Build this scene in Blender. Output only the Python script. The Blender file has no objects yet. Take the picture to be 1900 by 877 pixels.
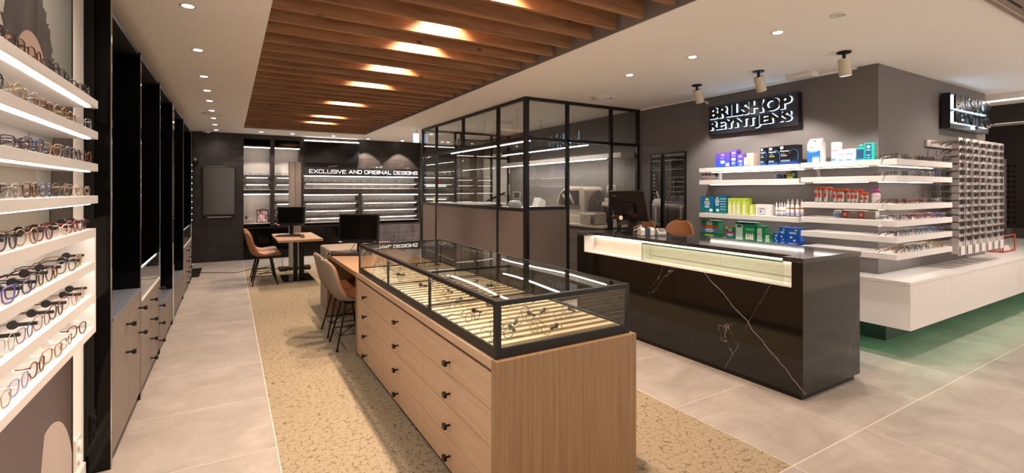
import bpy, bmesh, math, random
from mathutils import Vector, Matrix
random.seed(11)
SC = bpy.context.scene
COL = SC.collection
PI = math.pi

def lin(h):
    h = h.lstrip('#')
    r = []
    for i in (0, 2, 4):
        c = int(h[i:i+2], 16) / 255.0
        r.append(c / 12.92 if c <= 0.04045 else ((c + 0.055) / 1.055) ** 2.4)
    return (r[0], r[1], r[2], 1.0)

# ------------------------------------------------------------ camera
cam = bpy.data.cameras.new('camera')
cam.sensor_fit = 'HORIZONTAL'
cam.sensor_width = 36.0
cam.lens = 885.0 / 1900.0 * 36.0
cam.shift_y = -(438.5 - 352.0) / 1900.0
cam.clip_start = 0.05
cam.clip_end = 80
co = bpy.data.objects.new('camera', cam)
COL.objects.link(co)
co.location = (0, 0, 1.5)
co.rotation_euler = (PI / 2, 0, -math.radians(30.62))
SC.camera = co

# ------------------------------------------------------------ world (dim hall beyond the open shop front) and exposure
w = bpy.data.worlds.new('world')
SC.world = w
w.use_nodes = True
w.node_tree.nodes['Background'].inputs[0].default_value = (1.0, 0.86, 0.76, 1)
w.node_tree.nodes['Background'].inputs[1].default_value = 1.0
SC.view_settings.view_transform = 'Standard'
SC.view_settings.look = 'None'
SC.view_settings.gamma = 1.0
SC.view_settings.exposure = 0.75
SC.cycles.max_bounces = 8
SC.cycles.diffuse_bounces = 6
SC.cycles.glossy_bounces = 4
SC.cycles.transmission_bounces = 4
SC.cycles.transparent_max_bounces = 24
SC.cycles.caustics_reflective = False
SC.cycles.caustics_refractive = False
SC.cycles.sample_clamp_indirect = 4.0
SC.cycles.use_denoising = True

DOWN_W = 27.0      # ceiling downlights
SLAT_W = 125.0      # spots between the wooden slats
SPOT_W = 42.0      # adjustable cylinder spots
LED = 9.0          # led strips
WARM = (1.0, 0.865, 0.76)
NEUT = (1.0, 0.90, 0.82)

# ------------------------------------------------------------ materials
MC = {}
def newmat(name):
    m = bpy.data.materials.new(name)
    m.use_nodes = True
    nt = m.node_tree
    return m, nt, nt.nodes['Principled BSDF']

def P(hexc, rough=0.5, metal=0.0, spec=0.5, coat=0.0, name=None):
    k = (hexc, rough, metal, spec, coat)
    if k in MC: return MC[k]
    m, nt, b = newmat(name or 'paint_' + hexc.strip('#'))
    b.inputs['Base Color'].default_value = lin(hexc)
    b.inputs['Roughness'].default_value = rough
    b.inputs['Metallic'].default_value = metal
    b.inputs['Specular IOR Level'].default_value = spec
    b.inputs['Coat Weight'].default_value = coat
    MC[k] = m
    return m

def EM(name, col, strength):
    k = ('em', name)
    if k in MC: return MC[k]
    m, nt, b = newmat(name)
    b.inputs['Base Color'].default_value = (0.6, 0.6, 0.6, 1)
    b.inputs['Emission Color'].default_value = (col[0], col[1], col[2], 1)
    b.inputs['Emission Strength'].default_value = strength
    MC[k] = m
    return m

def node(nt, typ, **kw):
    n = nt.nodes.new(typ)
    for k, v in kw.items(): setattr(n, k, v)
    return n

def ramp(nt, stops):
    r = nt.nodes.new('ShaderNodeValToRGB')
    el = r.color_ramp.elements
    while len(el) > len(stops): el.remove(el[-1])
    while len(el) < len(stops): el.new(0.5)
    for e, (p, c) in zip(el, stops):
        e.position = p
        e.color = lin(c) if isinstance(c, str) else c
    return r

def coords(nt, scale=(1, 1, 1), rand=False, rot=(0, 0, 0)):
    tc = node(nt, 'ShaderNodeTexCoord')
    mp = node(nt, 'ShaderNodeMapping')
    mp.inputs['Scale'].default_value = scale
    mp.inputs['Rotation'].default_value = rot
    nt.links.new(tc.outputs['Object'], mp.inputs['Vector'])
    if rand:
        oi = node(nt, 'ShaderNodeObjectInfo')
        mu = node(nt, 'ShaderNodeMath', operation='MULTIPLY')
        mu.inputs[1].default_value = 37.0
        nt.links.new(oi.outputs['Random'], mu.inputs[0])
        cb = node(nt, 'ShaderNodeCombineXYZ')
        for i in range(3): nt.links.new(mu.outputs[0], cb.inputs[i])
        nt.links.new(cb.outputs[0], mp.inputs['Location'])
    return mp.outputs['Vector']

def bump(nt, b, h, strength, dist=0.01):
    bp = node(nt, 'ShaderNodeBump')
    bp.inputs['Strength'].default_value = strength
    bp.inputs['Distance'].default_value = dist
    nt.links.new(h, bp.inputs['Height'])
    nt.links.new(bp.outputs[0], b.inputs['Normal'])

def mix(nt, fac, a, bcol):
    mx = node(nt, 'ShaderNodeMix', data_type='RGBA')
    for sock, v in ((mx.inputs[0], fac), (mx.inputs[6], a), (mx.inputs[7], bcol)):
        if hasattr(v, 'links') or hasattr(v, 'node'): nt.links.new(v, sock)
        else: sock.default_value = v
    return mx.outputs[2]

def wood(name, c1, c2, c3, scale, rough=0.45, rand=False, knots=False):
    m, nt, b = newmat(name)
    v = coords(nt, scale, rand)
    n1 = node(nt, 'ShaderNodeTexNoise'); n1.inputs['Scale'].default_value = 2.2; n1.inputs['Detail'].default_value = 7; n1.inputs['Roughness'].default_value = 0.62
    nt.links.new(v, n1.inputs['Vector'])
    r = ramp(nt, [(0.28, c1), (0.5, c2), (0.74, c3)])
    nt.links.new(n1.outputs['Fac'], r.inputs[0])
    out = r.outputs[0]
    if knots:
        v2 = coords(nt, (2.1, 0.9, 4.2), rand)
        vo = node(nt, 'ShaderNodeTexVoronoi'); vo.inputs['Scale'].default_value = 1.6
        nt.links.new(v2, vo.inputs['Vector'])
        kr = ramp(nt, [(0.03, (1, 1, 1, 1)), (0.13, (0, 0, 0, 1))])
        nt.links.new(vo.outputs['Distance'], kr.inputs[0])
        out = mix(nt, kr.outputs[0], out, lin('#2e1a0e'))
    nt.links.new(out, b.inputs['Base Color'])
    b.inputs['Roughness'].default_value = rough
    bump(nt, b, n1.outputs['Fac'], 0.12, 0.004)
    return m

OAK_V = wood('oak_vertical_grain_shaded', '#7c5d3f', '#8f704f', '#9b7c5a', (26, 26, 0.7))  # same oak as the drawers, darkened: shade on end faces put into colour
OAK_H = wood('oak_horizontal_grain', '#b29276', '#bc9d80', '#c5a78b', (20, 0.7, 20))
OAK_X = wood('oak_cross_grain', '#8c6d50', '#97785a', '#a08264', (0.8, 14, 14))
SLAT = wood('rough_brown_timber', '#744e2f', '#956945', '#ab7f57', (0.9, 9, 9), 0.65, True, True)

def tile_mat(name, c1, c2, c3, rough):
    m, nt, b = newmat(name)
    v = coords(nt, (1, 1, 1), True)
    n1 = node(nt, 'ShaderNodeTexNoise'); n1.inputs['Scale'].default_value = 2.6; n1.inputs['Detail'].default_value = 8; n1.inputs['Roughness'].default_value = 0.66; n1.inputs['Distortion'].default_value = 0.7
    nt.links.new(v, n1.inputs['Vector'])
    r = ramp(nt, [(0.3, c1), (0.52, c2), (0.72, c3)])
    nt.links.new(n1.outputs['Fac'], r.inputs[0])
    v2 = coords(nt, (2, 22, 2), True)
    n2 = node(nt, 'ShaderNodeTexNoise'); n2.inputs['Scale'].default_value = 1.1; n2.inputs['Detail'].default_value = 5
    nt.links.new(v2, n2.inputs['Vector'])
    r2 = ramp(nt, [(0.35, (0, 0, 0, 1)), (0.75, (1, 1, 1, 1))])
    nt.links.new(n2.outputs['Fac'], r2.inputs[0])
    mu = node(nt, 'ShaderNodeMath', operation='MULTIPLY'); mu.inputs[1].default_value = 0.35
    nt.links.new(r2.outputs[0], mu.inputs[0])
    o = mix(nt, mu.outputs[0], r.outputs[0], lin(c1))
    nt.links.new(o, b.inputs['Base Color'])
    b.inputs['Roughness'].default_value = rough
    b.inputs['Specular IOR Level'].default_value = 0.35
    bump(nt, b, n1.outputs['Fac'], 0.05, 0.004)
    return m
TILE = tile_mat('pale_stone_tile', '#887e75', '#998f86', '#a89e95', 0.42)
GROUT = P('#cfc5bb', 0.8)
def stone_mat():
    m, nt, b = newmat('dark_brushed_stone')
    facs = []
    for sc in ((3, 3, 60), (60, 3, 3)):
        n = node(nt, 'ShaderNodeTexNoise'); n.inputs['Scale'].default_value = 2.0; n.inputs['Detail'].default_value = 4
        nt.links.new(coords(nt, sc, True), n.inputs['Vector']); facs.append(n.outputs['Fac'])
    q = node(nt, 'ShaderNodeMath', operation='MAXIMUM'); nt.links.new(facs[0], q.inputs[0]); nt.links.new(facs[1], q.inputs[1])
    r = ramp(nt, [(0.42, '#14110f'), (0.58, '#27221f'), (0.72, '#4a413c')]); nt.links.new(q.outputs[0], r.inputs[0])
    nt.links.new(r.outputs[0], b.inputs['Base Color']); b.inputs['Roughness'].default_value = 0.42
    b.inputs['Specular IOR Level'].default_value = 0.35
    bump(nt, b, q.outputs[0], 0.25, 0.004)
    return m
STONE = stone_mat()
GROUT = P('#cfc5bb', 0.8)
STONE = tile_mat('dark_brushed_stone', '#1b1715', '#2f2926', '#3f3732', 0.38)
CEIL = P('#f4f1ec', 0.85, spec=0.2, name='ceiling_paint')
GREYW = P('#6f6a68', 0.7, spec=0.25, name='grey_wall_paint')
GREYL = P('#756962', 0.6, spec=0.3, name='taupe_panel')
WHITE = P('#d3cec9', 0.35, name='white_lacquer')
WHITEM = P('#e6e1db', 0.6, name='white_matt')
CREAM = P('#d6d1c4', 0.4, name='cream_lacquer')
BLACKG = P('#060505', 0.06, spec=0.22, name='black_gloss_glass')
BLACKM = P('#120e0b', 0.38, spec=0.35, name='black_metal')
BLACKP = P('#141312', 0.35, name='black_plastic')
SCREEN = P('#0d0c0b', 0.12, name='dark_screen')
CHROME = P('#c8c4be', 0.18, 1.0, name='chrome')
STEEL = P('#a59b93', 0.35, 0.8, name='satin_metal')
DARK = P('#0b0908', 0.6, name='dark_recess')
BLUEGREY = P('#5d6169', 0.35, name='blue_grey_top')
TAUPEF = P('#6d625a', 0.5, name='taupe_front')
LEATHER = P('#8d5a3a', 0.42, name='brown_leather')
FELT = P('#8e8072', 0.85, spec=0.2, name='taupe_felt')
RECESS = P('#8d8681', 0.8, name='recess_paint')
LEDW = EM('led_strip', NEUT, LED)
LEDX = EM('led_box', NEUT, 12.0)
LEDP = EM('led_pendant', NEUT, 42.0)
LEDS = EM('led_shelf', NEUT, 8.0)
LEDB = EM('led_back_wall', NEUT, 4.5)
LAMPW = EM('lamp_disc', NEUT, 22.0)
HALO = EM('blue_white_halo', (0.55, 0.78, 1.0), 5.0)
GREENL = EM('green_led', (0.08, 0.9, 0.42), 7.0)
LETTER = EM('white_letter', (1.0, 0.93, 0.88), 0.55)

def glass_mat(name, tint, ior=1.45, rough=0.0, wave=0.0):
    m = bpy.data.materials.new(name); m.use_nodes = True
    nt = m.node_tree; nt.nodes.clear()
    out = node(nt, 'ShaderNodeOutputMaterial')
    tr = node(nt, 'ShaderNodeBsdfTransparent'); tr.inputs[0].default_value = tint
    gl = node(nt, 'ShaderNodeBsdfGlossy'); gl.inputs['Roughness'].default_value = rough
    lw = node(nt, 'ShaderNodeLayerWeight'); lw.inputs[0].default_value = 0.5   # facing = 1 - |cos|, the same on both faces of a pane
    pw = node(nt, 'ShaderNodeMath', operation='POWER'); pw.inputs[1].default_value = 5.0
    nt.links.new(lw.outputs['Facing'], pw.inputs[0])
    f0 = ((ior - 1) / (ior + 1)) ** 2
    fr = node(nt, 'ShaderNodeMapRange'); fr.inputs[3].default_value = f0; fr.inputs[4].default_value = 1.0
    nt.links.new(pw.outputs[0], fr.inputs[0])
    mx = node(nt, 'ShaderNodeMixShader')
    nt.links.new(fr.outputs[0], mx.inputs[0]); nt.links.new(tr.outputs[0], mx.inputs[1]); nt.links.new(gl.outputs[0], mx.inputs[2])
    nt.links.new(mx.outputs[0], out.inputs[0])
    if wave:
        nz = node(nt, 'ShaderNodeTexNoise'); nz.inputs['Scale'].default_value = 1.3; nz.inputs['Detail'].default_value = 0
        nt.links.new(coords(nt), nz.inputs['Vector'])
        bp = node(nt, 'ShaderNodeBump'); bp.inputs['Strength'].default_value = wave; bp.inputs['Distance'].default_value = 0.02
        nt.links.new(nz.outputs['Fac'], bp.inputs['Height'])
        nt.links.new(bp.outputs[0], gl.inputs['Normal'])
    return m
GLASS = glass_mat('clear_glass', (0.93, 0.94, 0.93, 1))
GLASSV = glass_mat('showcase_glass', (0.95, 0.96, 0.95, 1), 1.5, 0.0, 0.10)
GLASSG = glass_mat('greenish_glass', (0.90, 0.94, 0.91, 1))
GEDGE = P('#35564a', 0.15, name='glass_edge')
LENS = glass_mat('clear_lens', (0.93, 0.93, 0.93, 1), 1.5)
DLENS = P('#1c120d', 0.6, spec=0.08, name='dark_lens')
ACRYL = P('#bdb5b1', 0.3, name='frosted_acrylic')

def marble_mat():
    m, nt, b = newmat('black_marble')
    v = coords(nt, (1, 1, 1))
    n1 = node(nt, 'ShaderNodeTexNoise'); n1.inputs['Scale'].default_value = 1.5; n1.inputs['Detail'].default_value = 6; n1.inputs['Distortion'].default_value = 1.2
    nt.links.new(v, n1.inputs['Vector'])
    def near(sock, val, wdt):
        s = node(nt, 'ShaderNodeMath', operation='SUBTRACT'); s.inputs[1].default_value = val; nt.links.new(sock, s.inputs[0])
        a = node(nt, 'ShaderNodeMath', operation='ABSOLUTE'); nt.links.new(s.outputs[0], a.inputs[0])
        l = node(nt, 'ShaderNodeMapRange'); l.inputs[1].default_value = 0; l.inputs[2].default_value = wdt; l.inputs[3].default_value = 1; l.inputs[4].default_value = 0
        nt.links.new(a.outputs[0], l.inputs[0]); return l.outputs[0]
    veins = near(n1.outputs['Fac'], 0.5, 0.0035)
    n2 = node(nt, 'ShaderNodeTexNoise'); n2.inputs['Scale'].default_value = 1.3; n2.inputs['Detail'].default_value = 2
    nt.links.new(v, n2.inputs['Vector'])
    msk = ramp(nt, [(0.56, (0, 0, 0, 1)), (0.68, (1, 1, 1, 1))]); nt.links.new(n2.outputs['Fac'], msk.inputs[0])
    mm = node(nt, 'ShaderNodeMath', operation='MULTIPLY'); nt.links.new(veins, mm.inputs[0]); nt.links.new(msk.outputs[0], mm.inputs[1])
    # two long veins of the stone's own: planes through the block wobbling with noise
    sep = node(nt, 'ShaderNodeSeparateXYZ'); nt.links.new(v, sep.inputs[0])
    n3 = node(nt, 'ShaderNodeTexNoise'); n3.inputs['Scale'].default_value = 6.0; n3.inputs['Detail'].default_value = 6
    nt.links.new(v, n3.inputs['Vector'])
    def plane(ax, ay, az, off, wdt, amp):
        acc = None
        for i, c in enumerate((ax, ay, az)):
            q = node(nt, 'ShaderNodeMath', operation='MULTIPLY'); q.inputs[1].default_value = c; nt.links.new(sep.outputs[i], q.inputs[0])
            if acc is None: acc = q.outputs[0]
            else:
                s = node(nt, 'ShaderNodeMath', operation='ADD'); nt.links.new(acc, s.inputs[0]); nt.links.new(q.outputs[0], s.inputs[1]); acc = s.outputs[0]
        q = node(nt, 'ShaderNodeMath', operation='MULTIPLY'); q.inputs[1].default_value = amp; nt.links.new(n3.outputs['Fac'], q.inputs[0])
        s = node(nt, 'ShaderNodeMath', operation='ADD'); nt.links.new(acc, s.inputs[0]); nt.links.new(q.outputs[0], s.inputs[1])
        return near(s.outputs[0], off, wdt)
    # counter local coords: origin (3.48,1.85,0)
    p1 = plane(0.9, -0.9, 1.0, 0.08 + 0.05, 0.0048, 0.10)
    p2 = plane(-1.0, 1.3, 0.55, -0.52 + 0.05, 0.005, 0.10)
    p3 = plane(0.3, 1.6, 0.8, 1.02 + 0.05, 0.004, 0.10)
    n4 = ramp(nt, [(0.40, (0, 0, 0, 1)), (0.62, (1, 1, 1, 1))]); nt.links.new(n1.outputs['Fac'], n4.inputs[0])
    def mul(a, c):
        q = node(nt, 'ShaderNodeMath', operation='MULTIPLY'); nt.links.new(a, q.inputs[0])
        if isinstance(c, float): q.inputs[1].default_value = c
        else: nt.links.new(c, q.inputs[1])
        return q.outputs[0]
    def mx2(a, c):
        q = node(nt, 'ShaderNodeMath', operation='MAXIMUM'); nt.links.new(a, q.inputs[0]); nt.links.new(c, q.inputs[1]); return q.outputs[0]
    tot = mx2(mx2(mul(mm.outputs[0], 0.3), mul(p1, 0.5)), mx2(mul(mul(p2, n4.outputs[0]), 0.6), mul(mul(p3, n4.outputs[0]), 0.5)))
    c = mix(nt, tot, lin('#0d0a08'), lin('#cdc4bc'))
    nt.links.new(c, b.inputs['Base Color'])
    b.inputs['Roughness'].default_value = 0.07
    return m
MARBLE = marble_mat()

def carpet_mat():
    m, nt, b = newmat('sand_carpet')
    v = coords(nt)
    nz = node(nt, 'ShaderNodeTexNoise'); nz.inputs['Scale'].default_value = 7; nt.links.new(v, nz.inputs['Vector'])
    mv = mix(nt, 0.045, v, nz.outputs['Color'])
    vo = node(nt, 'ShaderNodeTexVoronoi', feature='DISTANCE_TO_EDGE'); vo.inputs['Scale'].default_value = 26
    nt.links.new(mv, vo.inputs['Vector'])
    r = ramp(nt, [(0.0, (1, 1, 1, 1)), (0.03, (1, 1, 1, 1)), (0.07, (0, 0, 0, 1))]); nt.links.new(vo.outputs['Distance'], r.inputs[0])
    n2 = node(nt, 'ShaderNodeTexNoise'); n2.inputs['Scale'].default_value = 30; n2.inputs['Detail'].default_value = 3; nt.links.new(v, n2.inputs['Vector'])
    k = ramp(nt, [(0.44, (0, 0, 0, 1)), (0.56, (1, 1, 1, 1))]); nt.links.new(n2.outputs['Fac'], k.inputs[0])
    q = node(nt, 'ShaderNodeMath', operation='MULTIPLY'); nt.links.new(r.outputs[0], q.inputs[0]); nt.links.new(k.outputs[0], q.inputs[1])
    n3 = node(nt, 'ShaderNodeTexNoise'); n3.inputs['Scale'].default_value = 260; n3.inputs['Detail'].default_value = 2; nt.links.new(v, n3.inputs['Vector'])
    f = ramp(nt, [(0.3, '#82745f'), (0.7, '#a09179')]); nt.links.new(n3.outputs['Fac'], f.inputs[0])
    c = mix(nt, q.outputs[0], f.outputs[0], lin('#665946'))
    nt.links.new(c, b.inputs['Base Color'])
    b.inputs['Roughness'].default_value = 0.95
    b.inputs['Specular IOR Level'].default_value = 0.1
    bump(nt, b, n3.outputs['Fac'], 0.5, 0.006)
    return m
CARPET = carpet_mat()

def grad_mat(name, stops, axis=2, rough=0.35):
    m, nt, b = newmat(name)
    tc = node(nt, 'ShaderNodeTexCoord')
    sp = node(nt, 'ShaderNodeSeparateXYZ'); nt.links.new(tc.outputs['Generated'], sp.inputs[0])
    r = ramp(nt, stops); nt.links.new(sp.outputs[axis], r.inputs[0])
    nt.links.new(r.outputs[0], b.inputs['Base Color']); b.inputs['Roughness'].default_value = rough
    return m

def mottled(name, c1, c2, scale=3.0, rough=0.4, st=(1, 1, 1)):
    m, nt, b = newmat(name)
    n1 = node(nt, 'ShaderNodeTexNoise'); n1.inputs['Scale'].default_value = scale; n1.inputs['Detail'].default_value = 5
    nt.links.new(coords(nt, st), n1.inputs['Vector'])
    r = ramp(nt, [(0.35, c1), (0.68, c2)]); nt.links.new(n1.outputs['Fac'], r.inputs[0])
    nt.links.new(r.outputs[0], b.inputs['Base Color']); b.inputs['Roughness'].default_value = rough
    return m

# ------------------------------------------------------------ mesh builder
class MB:
    def __init__(s): s.v = []; s.f = []; s.m = []; s.s = []
    def add(s, vs, fs, m=0, sm=False):
        o = len(s.v); s.v += [tuple(p) for p in vs]
        for f in fs: s.f.append([i + o for i in f]); s.m.append(m); s.s.append(sm)
        return s
    def box(s, x0, x1, y0, y1, z0, z1, m=0):
        if x0 > x1: x0, x1 = x1, x0
        if y0 > y1: y0, y1 = y1, y0
        if z0 > z1: z0, z1 = z1, z0
        return s.add([(x0,y0,z0),(x1,y0,z0),(x1,y1,z0),(x0,y1,z0),(x0,y0,z1),(x1,y0,z1),(x1,y1,z1),(x0,y1,z1)],
            [(0,3,2,1),(4,5,6,7),(0,1,5,4),(1,2,6,5),(2,3,7,6),(3,0,4,7)], m)
    def obox(s, c, ux, uy, uz, m=0):
        c, ux, uy, uz = Vector(c), Vector(ux), Vector(uy), Vector(uz)
        p = [c-ux-uy-uz, c+ux-uy-uz, c+ux+uy-uz, c-ux+uy-uz, c-ux-uy+uz, c+ux-uy+uz, c+ux+uy+uz, c-ux+uy+uz]
        return s.add(p, [(0,3,2,1),(4,5,6,7),(0,1,5,4),(1,2,6,5),(2,3,7,6),(3,0,4,7)], m)
    def ring(s, p, d, r, n):
        d = Vector(d).normalized()
        a = Vector((0, 0, 1)) if abs(d.z) < 0.9 else Vector((1, 0, 0))
        u = d.cross(a).normalized(); v = d.cross(u)
        return [Vector(p) + u * (r * math.cos(2*PI*i/n)) + v * (r * math.sin(2*PI*i/n)) for i in range(n)]
    def cyl(s, p, q, r, n=12, m=0, r2=None, caps=True):
        p, q = Vector(p), Vector(q); r2 = r if r2 is None else r2
        a = s.ring(p, q-p, r, n); b = s.ring(q, q-p, r2, n)
        s.add(a + b, [(i, (i+1) % n, n+(i+1) % n, n+i) for i in range(n)], m, n > 6)
        if caps:
            s.add(a, [tuple(range(n))[::-1]], m); s.add(b, [tuple(range(n))], m)
        return s
    def tube(s, pts, r, n=6, closed=False, m=0, caps=True):
        pts = [Vector(p) for p in pts]; N = len(pts)
        T = []
        for i in range(N):
            if closed: t = pts[(i+1) % N] - pts[i-1]
            else: t = pts[min(i+1, N-1)] - pts[max(i-1, 0)]
            T.append(t.normalized())
        a = Vector((0, 0, 1)) if abs(T[0].z) < 0.9 else Vector((1, 0, 0))
        u = T[0].cross(a).normalized(); vs = []
        for i in range(N):
            u = (u - T[i] * u.dot(T[i])).normalized(); v = T[i].cross(u)
            rr = r[i] if isinstance(r, (list, tuple)) else r
            vs += [pts[i] + u * (rr * math.cos(2*PI*k/n)) + v * (rr * math.sin(2*PI*k/n)) for k in range(n)]
        fs = []
        for i in range(N if closed else N-1):
            j = (i+1) % N
            fs += [(i*n+k, i*n+(k+1) % n, j*n+(k+1) % n, j*n+k) for k in range(n)]
        if not closed and caps: fs += [tuple(range(n))[::-1], tuple(range((N-1)*n, N*n))]
        return s.add(vs, fs, m, True)
    def prism(s, poly, vec, m=0):
        poly = [Vector(p) for p in poly]; vec = Vector(vec); n = len(poly)
        return s.add(poly + [p + vec for p in poly], [tuple(range(n))[::-1], tuple(range(n, 2*n))] + [(i, (i+1) % n, n+(i+1) % n, n+i) for i in range(n)], m)
    def lathe(s, prof, n=20, c=(0, 0, 0), m=0, sm=True):
        c = Vector(c); vs = []; L = len(prof)
        for r, z in prof: vs += [c + Vector((r * math.cos(2*PI*k/n), r * math.sin(2*PI*k/n), z)) for k in range(n)]
        fs = [(i*n+k, i*n+(k+1) % n, (i+1)*n+(k+1) % n, (i+1)*n+k) for i in range(L-1) for k in range(n)]
        if prof[0][0] > 1e-6: fs.append(tuple(range(n))[::-1])
        if prof[-1][0] > 1e-6: fs.append(tuple(range((L-1)*n, L*n)))
        return s.add(vs, fs, m, sm)
    def tr(s, M):
        s.v = [tuple(M @ Vector(p)) for p in s.v]; return s
    def mesh(s, name, off=(0, 0, 0)):
        me = bpy.data.meshes.new(name)
        ox, oy, oz = off
        me.from_pydata([(x-ox, y-oy, z-oz) for x, y, z in s.v], [], s.f)
        me.polygons.foreach_set('material_index', s.m)
        me.polygons.foreach_set('use_smooth', s.s)
        me.update()
        return me

def BX(*a): return MB().box(*a)

WO = {}
def ob(name, mb, mats, par=None, local=False, loc=None, bevel=0.0, label=None):
    """one mesh object; world coordinates unless local; loc = its own origin for a top-level mesh"""
    off = (0, 0, 0)
    if par is not None and not local: off = WO.get(par.name, (0, 0, 0))
    if loc is not None: off = loc
    me = mb if isinstance(mb, bpy.types.Mesh) else mb.mesh(name, off)
    o = bpy.data.objects.new(name, me)
    if not isinstance(mats, (list, tuple)): mats = [mats]
    if len(me.materials) == 0:
        for m in mats: me.materials.append(m)
    COL.objects.link(o)
    if par is not None: o.parent = par
    if loc is not None and par is None: o.location = loc
    WO[o.name] = off
    if bevel:
        md = o.modifiers.new('bevel', 'BEVEL'); md.width = bevel; md.segments = 2; md.limit_method = 'ANGLE'
        md.harden_normals = False
    if label: o['label'] = label
    return o

def obl(name, mb, mats, loc, rotz=0.0):
    o = ob(name, mb, mats); o.location = loc; o.rotation_euler = (0, 0, rotz); WO[o.name] = (0, 0, 0)
    return o

def tag(o, label, cat, group=None):
    o['label'] = label; o['category'] = cat
    if group: o['group'] = group
    return o

def thing(name, label, cat, loc=(0, 0, 0), rotz=0.0, group=None):
    o = bpy.data.objects.new(name, None); COL.objects.link(o)
    o.empty_display_size = 0.1
    o.location = loc; o.rotation_euler = (0, 0, rotz)
    WO[o.name] = tuple(loc)
    return tag(o, label, cat, group)

def st(name, mb, mats, par=None, bevel=0.0):
    o = ob(name, mb, mats, par, bevel=bevel)
    o['kind'] = 'structure'
    return o

def copy_tree(o, parent=None):
    c = o.copy(); COL.objects.link(c)
    if parent is not None: c.parent = parent
    for ch in list(o.children): copy_tree(ch, c)
    return c

def recolor(o, mats):
    for i, m in enumerate(mats):
        if m is None: continue
        o.material_slots[i].link = 'OBJECT'
        o.material_slots[i].material = m

def shift_text(mb, s, org, ux, uy, h, w=None, ext=0.001, off=0.0, m=0, center=True, xs=1.0, res=2):
    """filled letters as geometry: cap height h, front facing ux x uy"""
    cu = bpy.data.curves.new('lettering', 'FONT'); cu.body = s; cu.size = 1.0
    cu.extrude = 0.5; cu.offset = off; cu.resolution_u = res; cu.align_x = 'LEFT'
    o = bpy.data.objects.new('lettering', cu); COL.objects.link(o)
    dg = bpy.context.evaluated_depsgraph_get()
    me = bpy.data.meshes.new_from_object(o.evaluated_get(dg))
    vs = [v.co.copy() for v in me.vertices]; fs = [list(p.vertices) for p in me.polygons]
    bpy.data.objects.remove(o); bpy.data.curves.remove(cu); bpy.data.meshes.remove(me)
    x0 = min(v.x for v in vs); x1 = max(v.x for v in vs); y0 = min(v.y for v in vs); y1 = max(v.y for v in vs)
    sy = h / (y1 - y0)
    sx = (w / (x1 - x0)) if w else sy * xs
    ux, uy = Vector(ux), Vector(uy); uz = ux.cross(uy); org = Vector(org)
    cx = (x0 + x1) / 2 if center else x0
    cy = (y0 + y1) / 2 if center else y0
    mb.add([org + ux * ((v.x - cx) * sx) + uy * ((v.y - cy) * sy) + uz * ((v.z + 0.5) * ext) for v in vs], fs, m)
    return mb

def letters(name, mb, mat, par, ux):
    """one part for every letter of a lettering"""
    n = len(mb.v); root = list(range(n))
    def find(i):
        while root[i] != i: root[i] = root[root[i]]; i = root[i]
        return i
    for f in mb.f:
        a = find(f[0])
        for i in f[1:]: root[find(i)] = a
    ux = Vector(ux); span = {}
    for i, p in enumerate(mb.v):
        r = find(i); t = Vector(p).dot(ux); lo, hi = span.get(r, (t, t)); span[r] = (min(lo, t), max(hi, t))
    groups = []
    for r, (lo, hi) in sorted(span.items(), key=lambda q: (q[1][0] - q[1][1])):
        for g in groups:
            if min(hi, g[1]) - max(lo, g[0]) > 0.6 * (hi - lo): g[2].add(r); break
        else: groups.append([lo, hi, {r}])
    for g in sorted(groups):
        keep = [i for i in range(n) if find(i) in g[2]]; mp = {i: k for k, i in enumerate(keep)}
        m = MB(); m.add([mb.v[i] for i in keep], [[mp[i] for i in f] for f in mb.f if f[0] in mp])
        ob(name, m, mat, par)

ORD = ['first','second','third','fourth','fifth','sixth','seventh','eighth','ninth','tenth','eleventh','twelfth','thirteenth','fourteenth','fifteenth','sixteenth','seventeenth','eighteenth']

# ============================================================ STRUCTURE
floor = st('floor', BX(-1.3, 13, -3.5, 12.4, -0.12, -0.0007), GROUT)
def tile(x0, x1, y0, y1):
    g = 0.0026
    st('tile', MB().box(x0+g, x1-g, y0+g, y1-g, -0.0006, 0.0 + random.uniform(-0.0001, 0.0002)), TILE, floor)
for k in range(-3, 11):
    y0 = 3.1 + 0.8 * k
    tile(-0.63, 0.238, y0, min(y0 + 0.8, 11.7))
for i in range(0, 12):
    for j in range(-3, 8):
        x0, y0 = 2.637 + 0.8 * i, 1.455 + 0.8 * j
        if y0 > 4.5 and x0 > 2.7: continue
        if y0 > 3.1 and x0 > 5.7: continue
        if y0 < -0.4 and x0 > 5: continue
        tile(x0, x0 + 0.8, y0, y0 + 0.8)
for i in range(3):
    tile(2.637 - 0.8*(i+1), 2.637 - 0.8*i, 0.655, 1.455)
for i in range(5):
    tile(0.238 + 0.8*i, 0.238 + 0.8*(i+1), 10.43, 11.1)
    tile(0.238 + 0.8*i, 0.238 + 0.8*(i+1), 11.1, 11.7)
carpet = ob('carpet', BX(0.24, 2.635, 1.457, 10.428, -0.0006, 0.0001), CARPET, loc=(1.4, 5.9, -0.0006))
tag(carpet, 'sand coloured carpet with a fine crackle pattern under the oak drawers', 'carpet')

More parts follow.
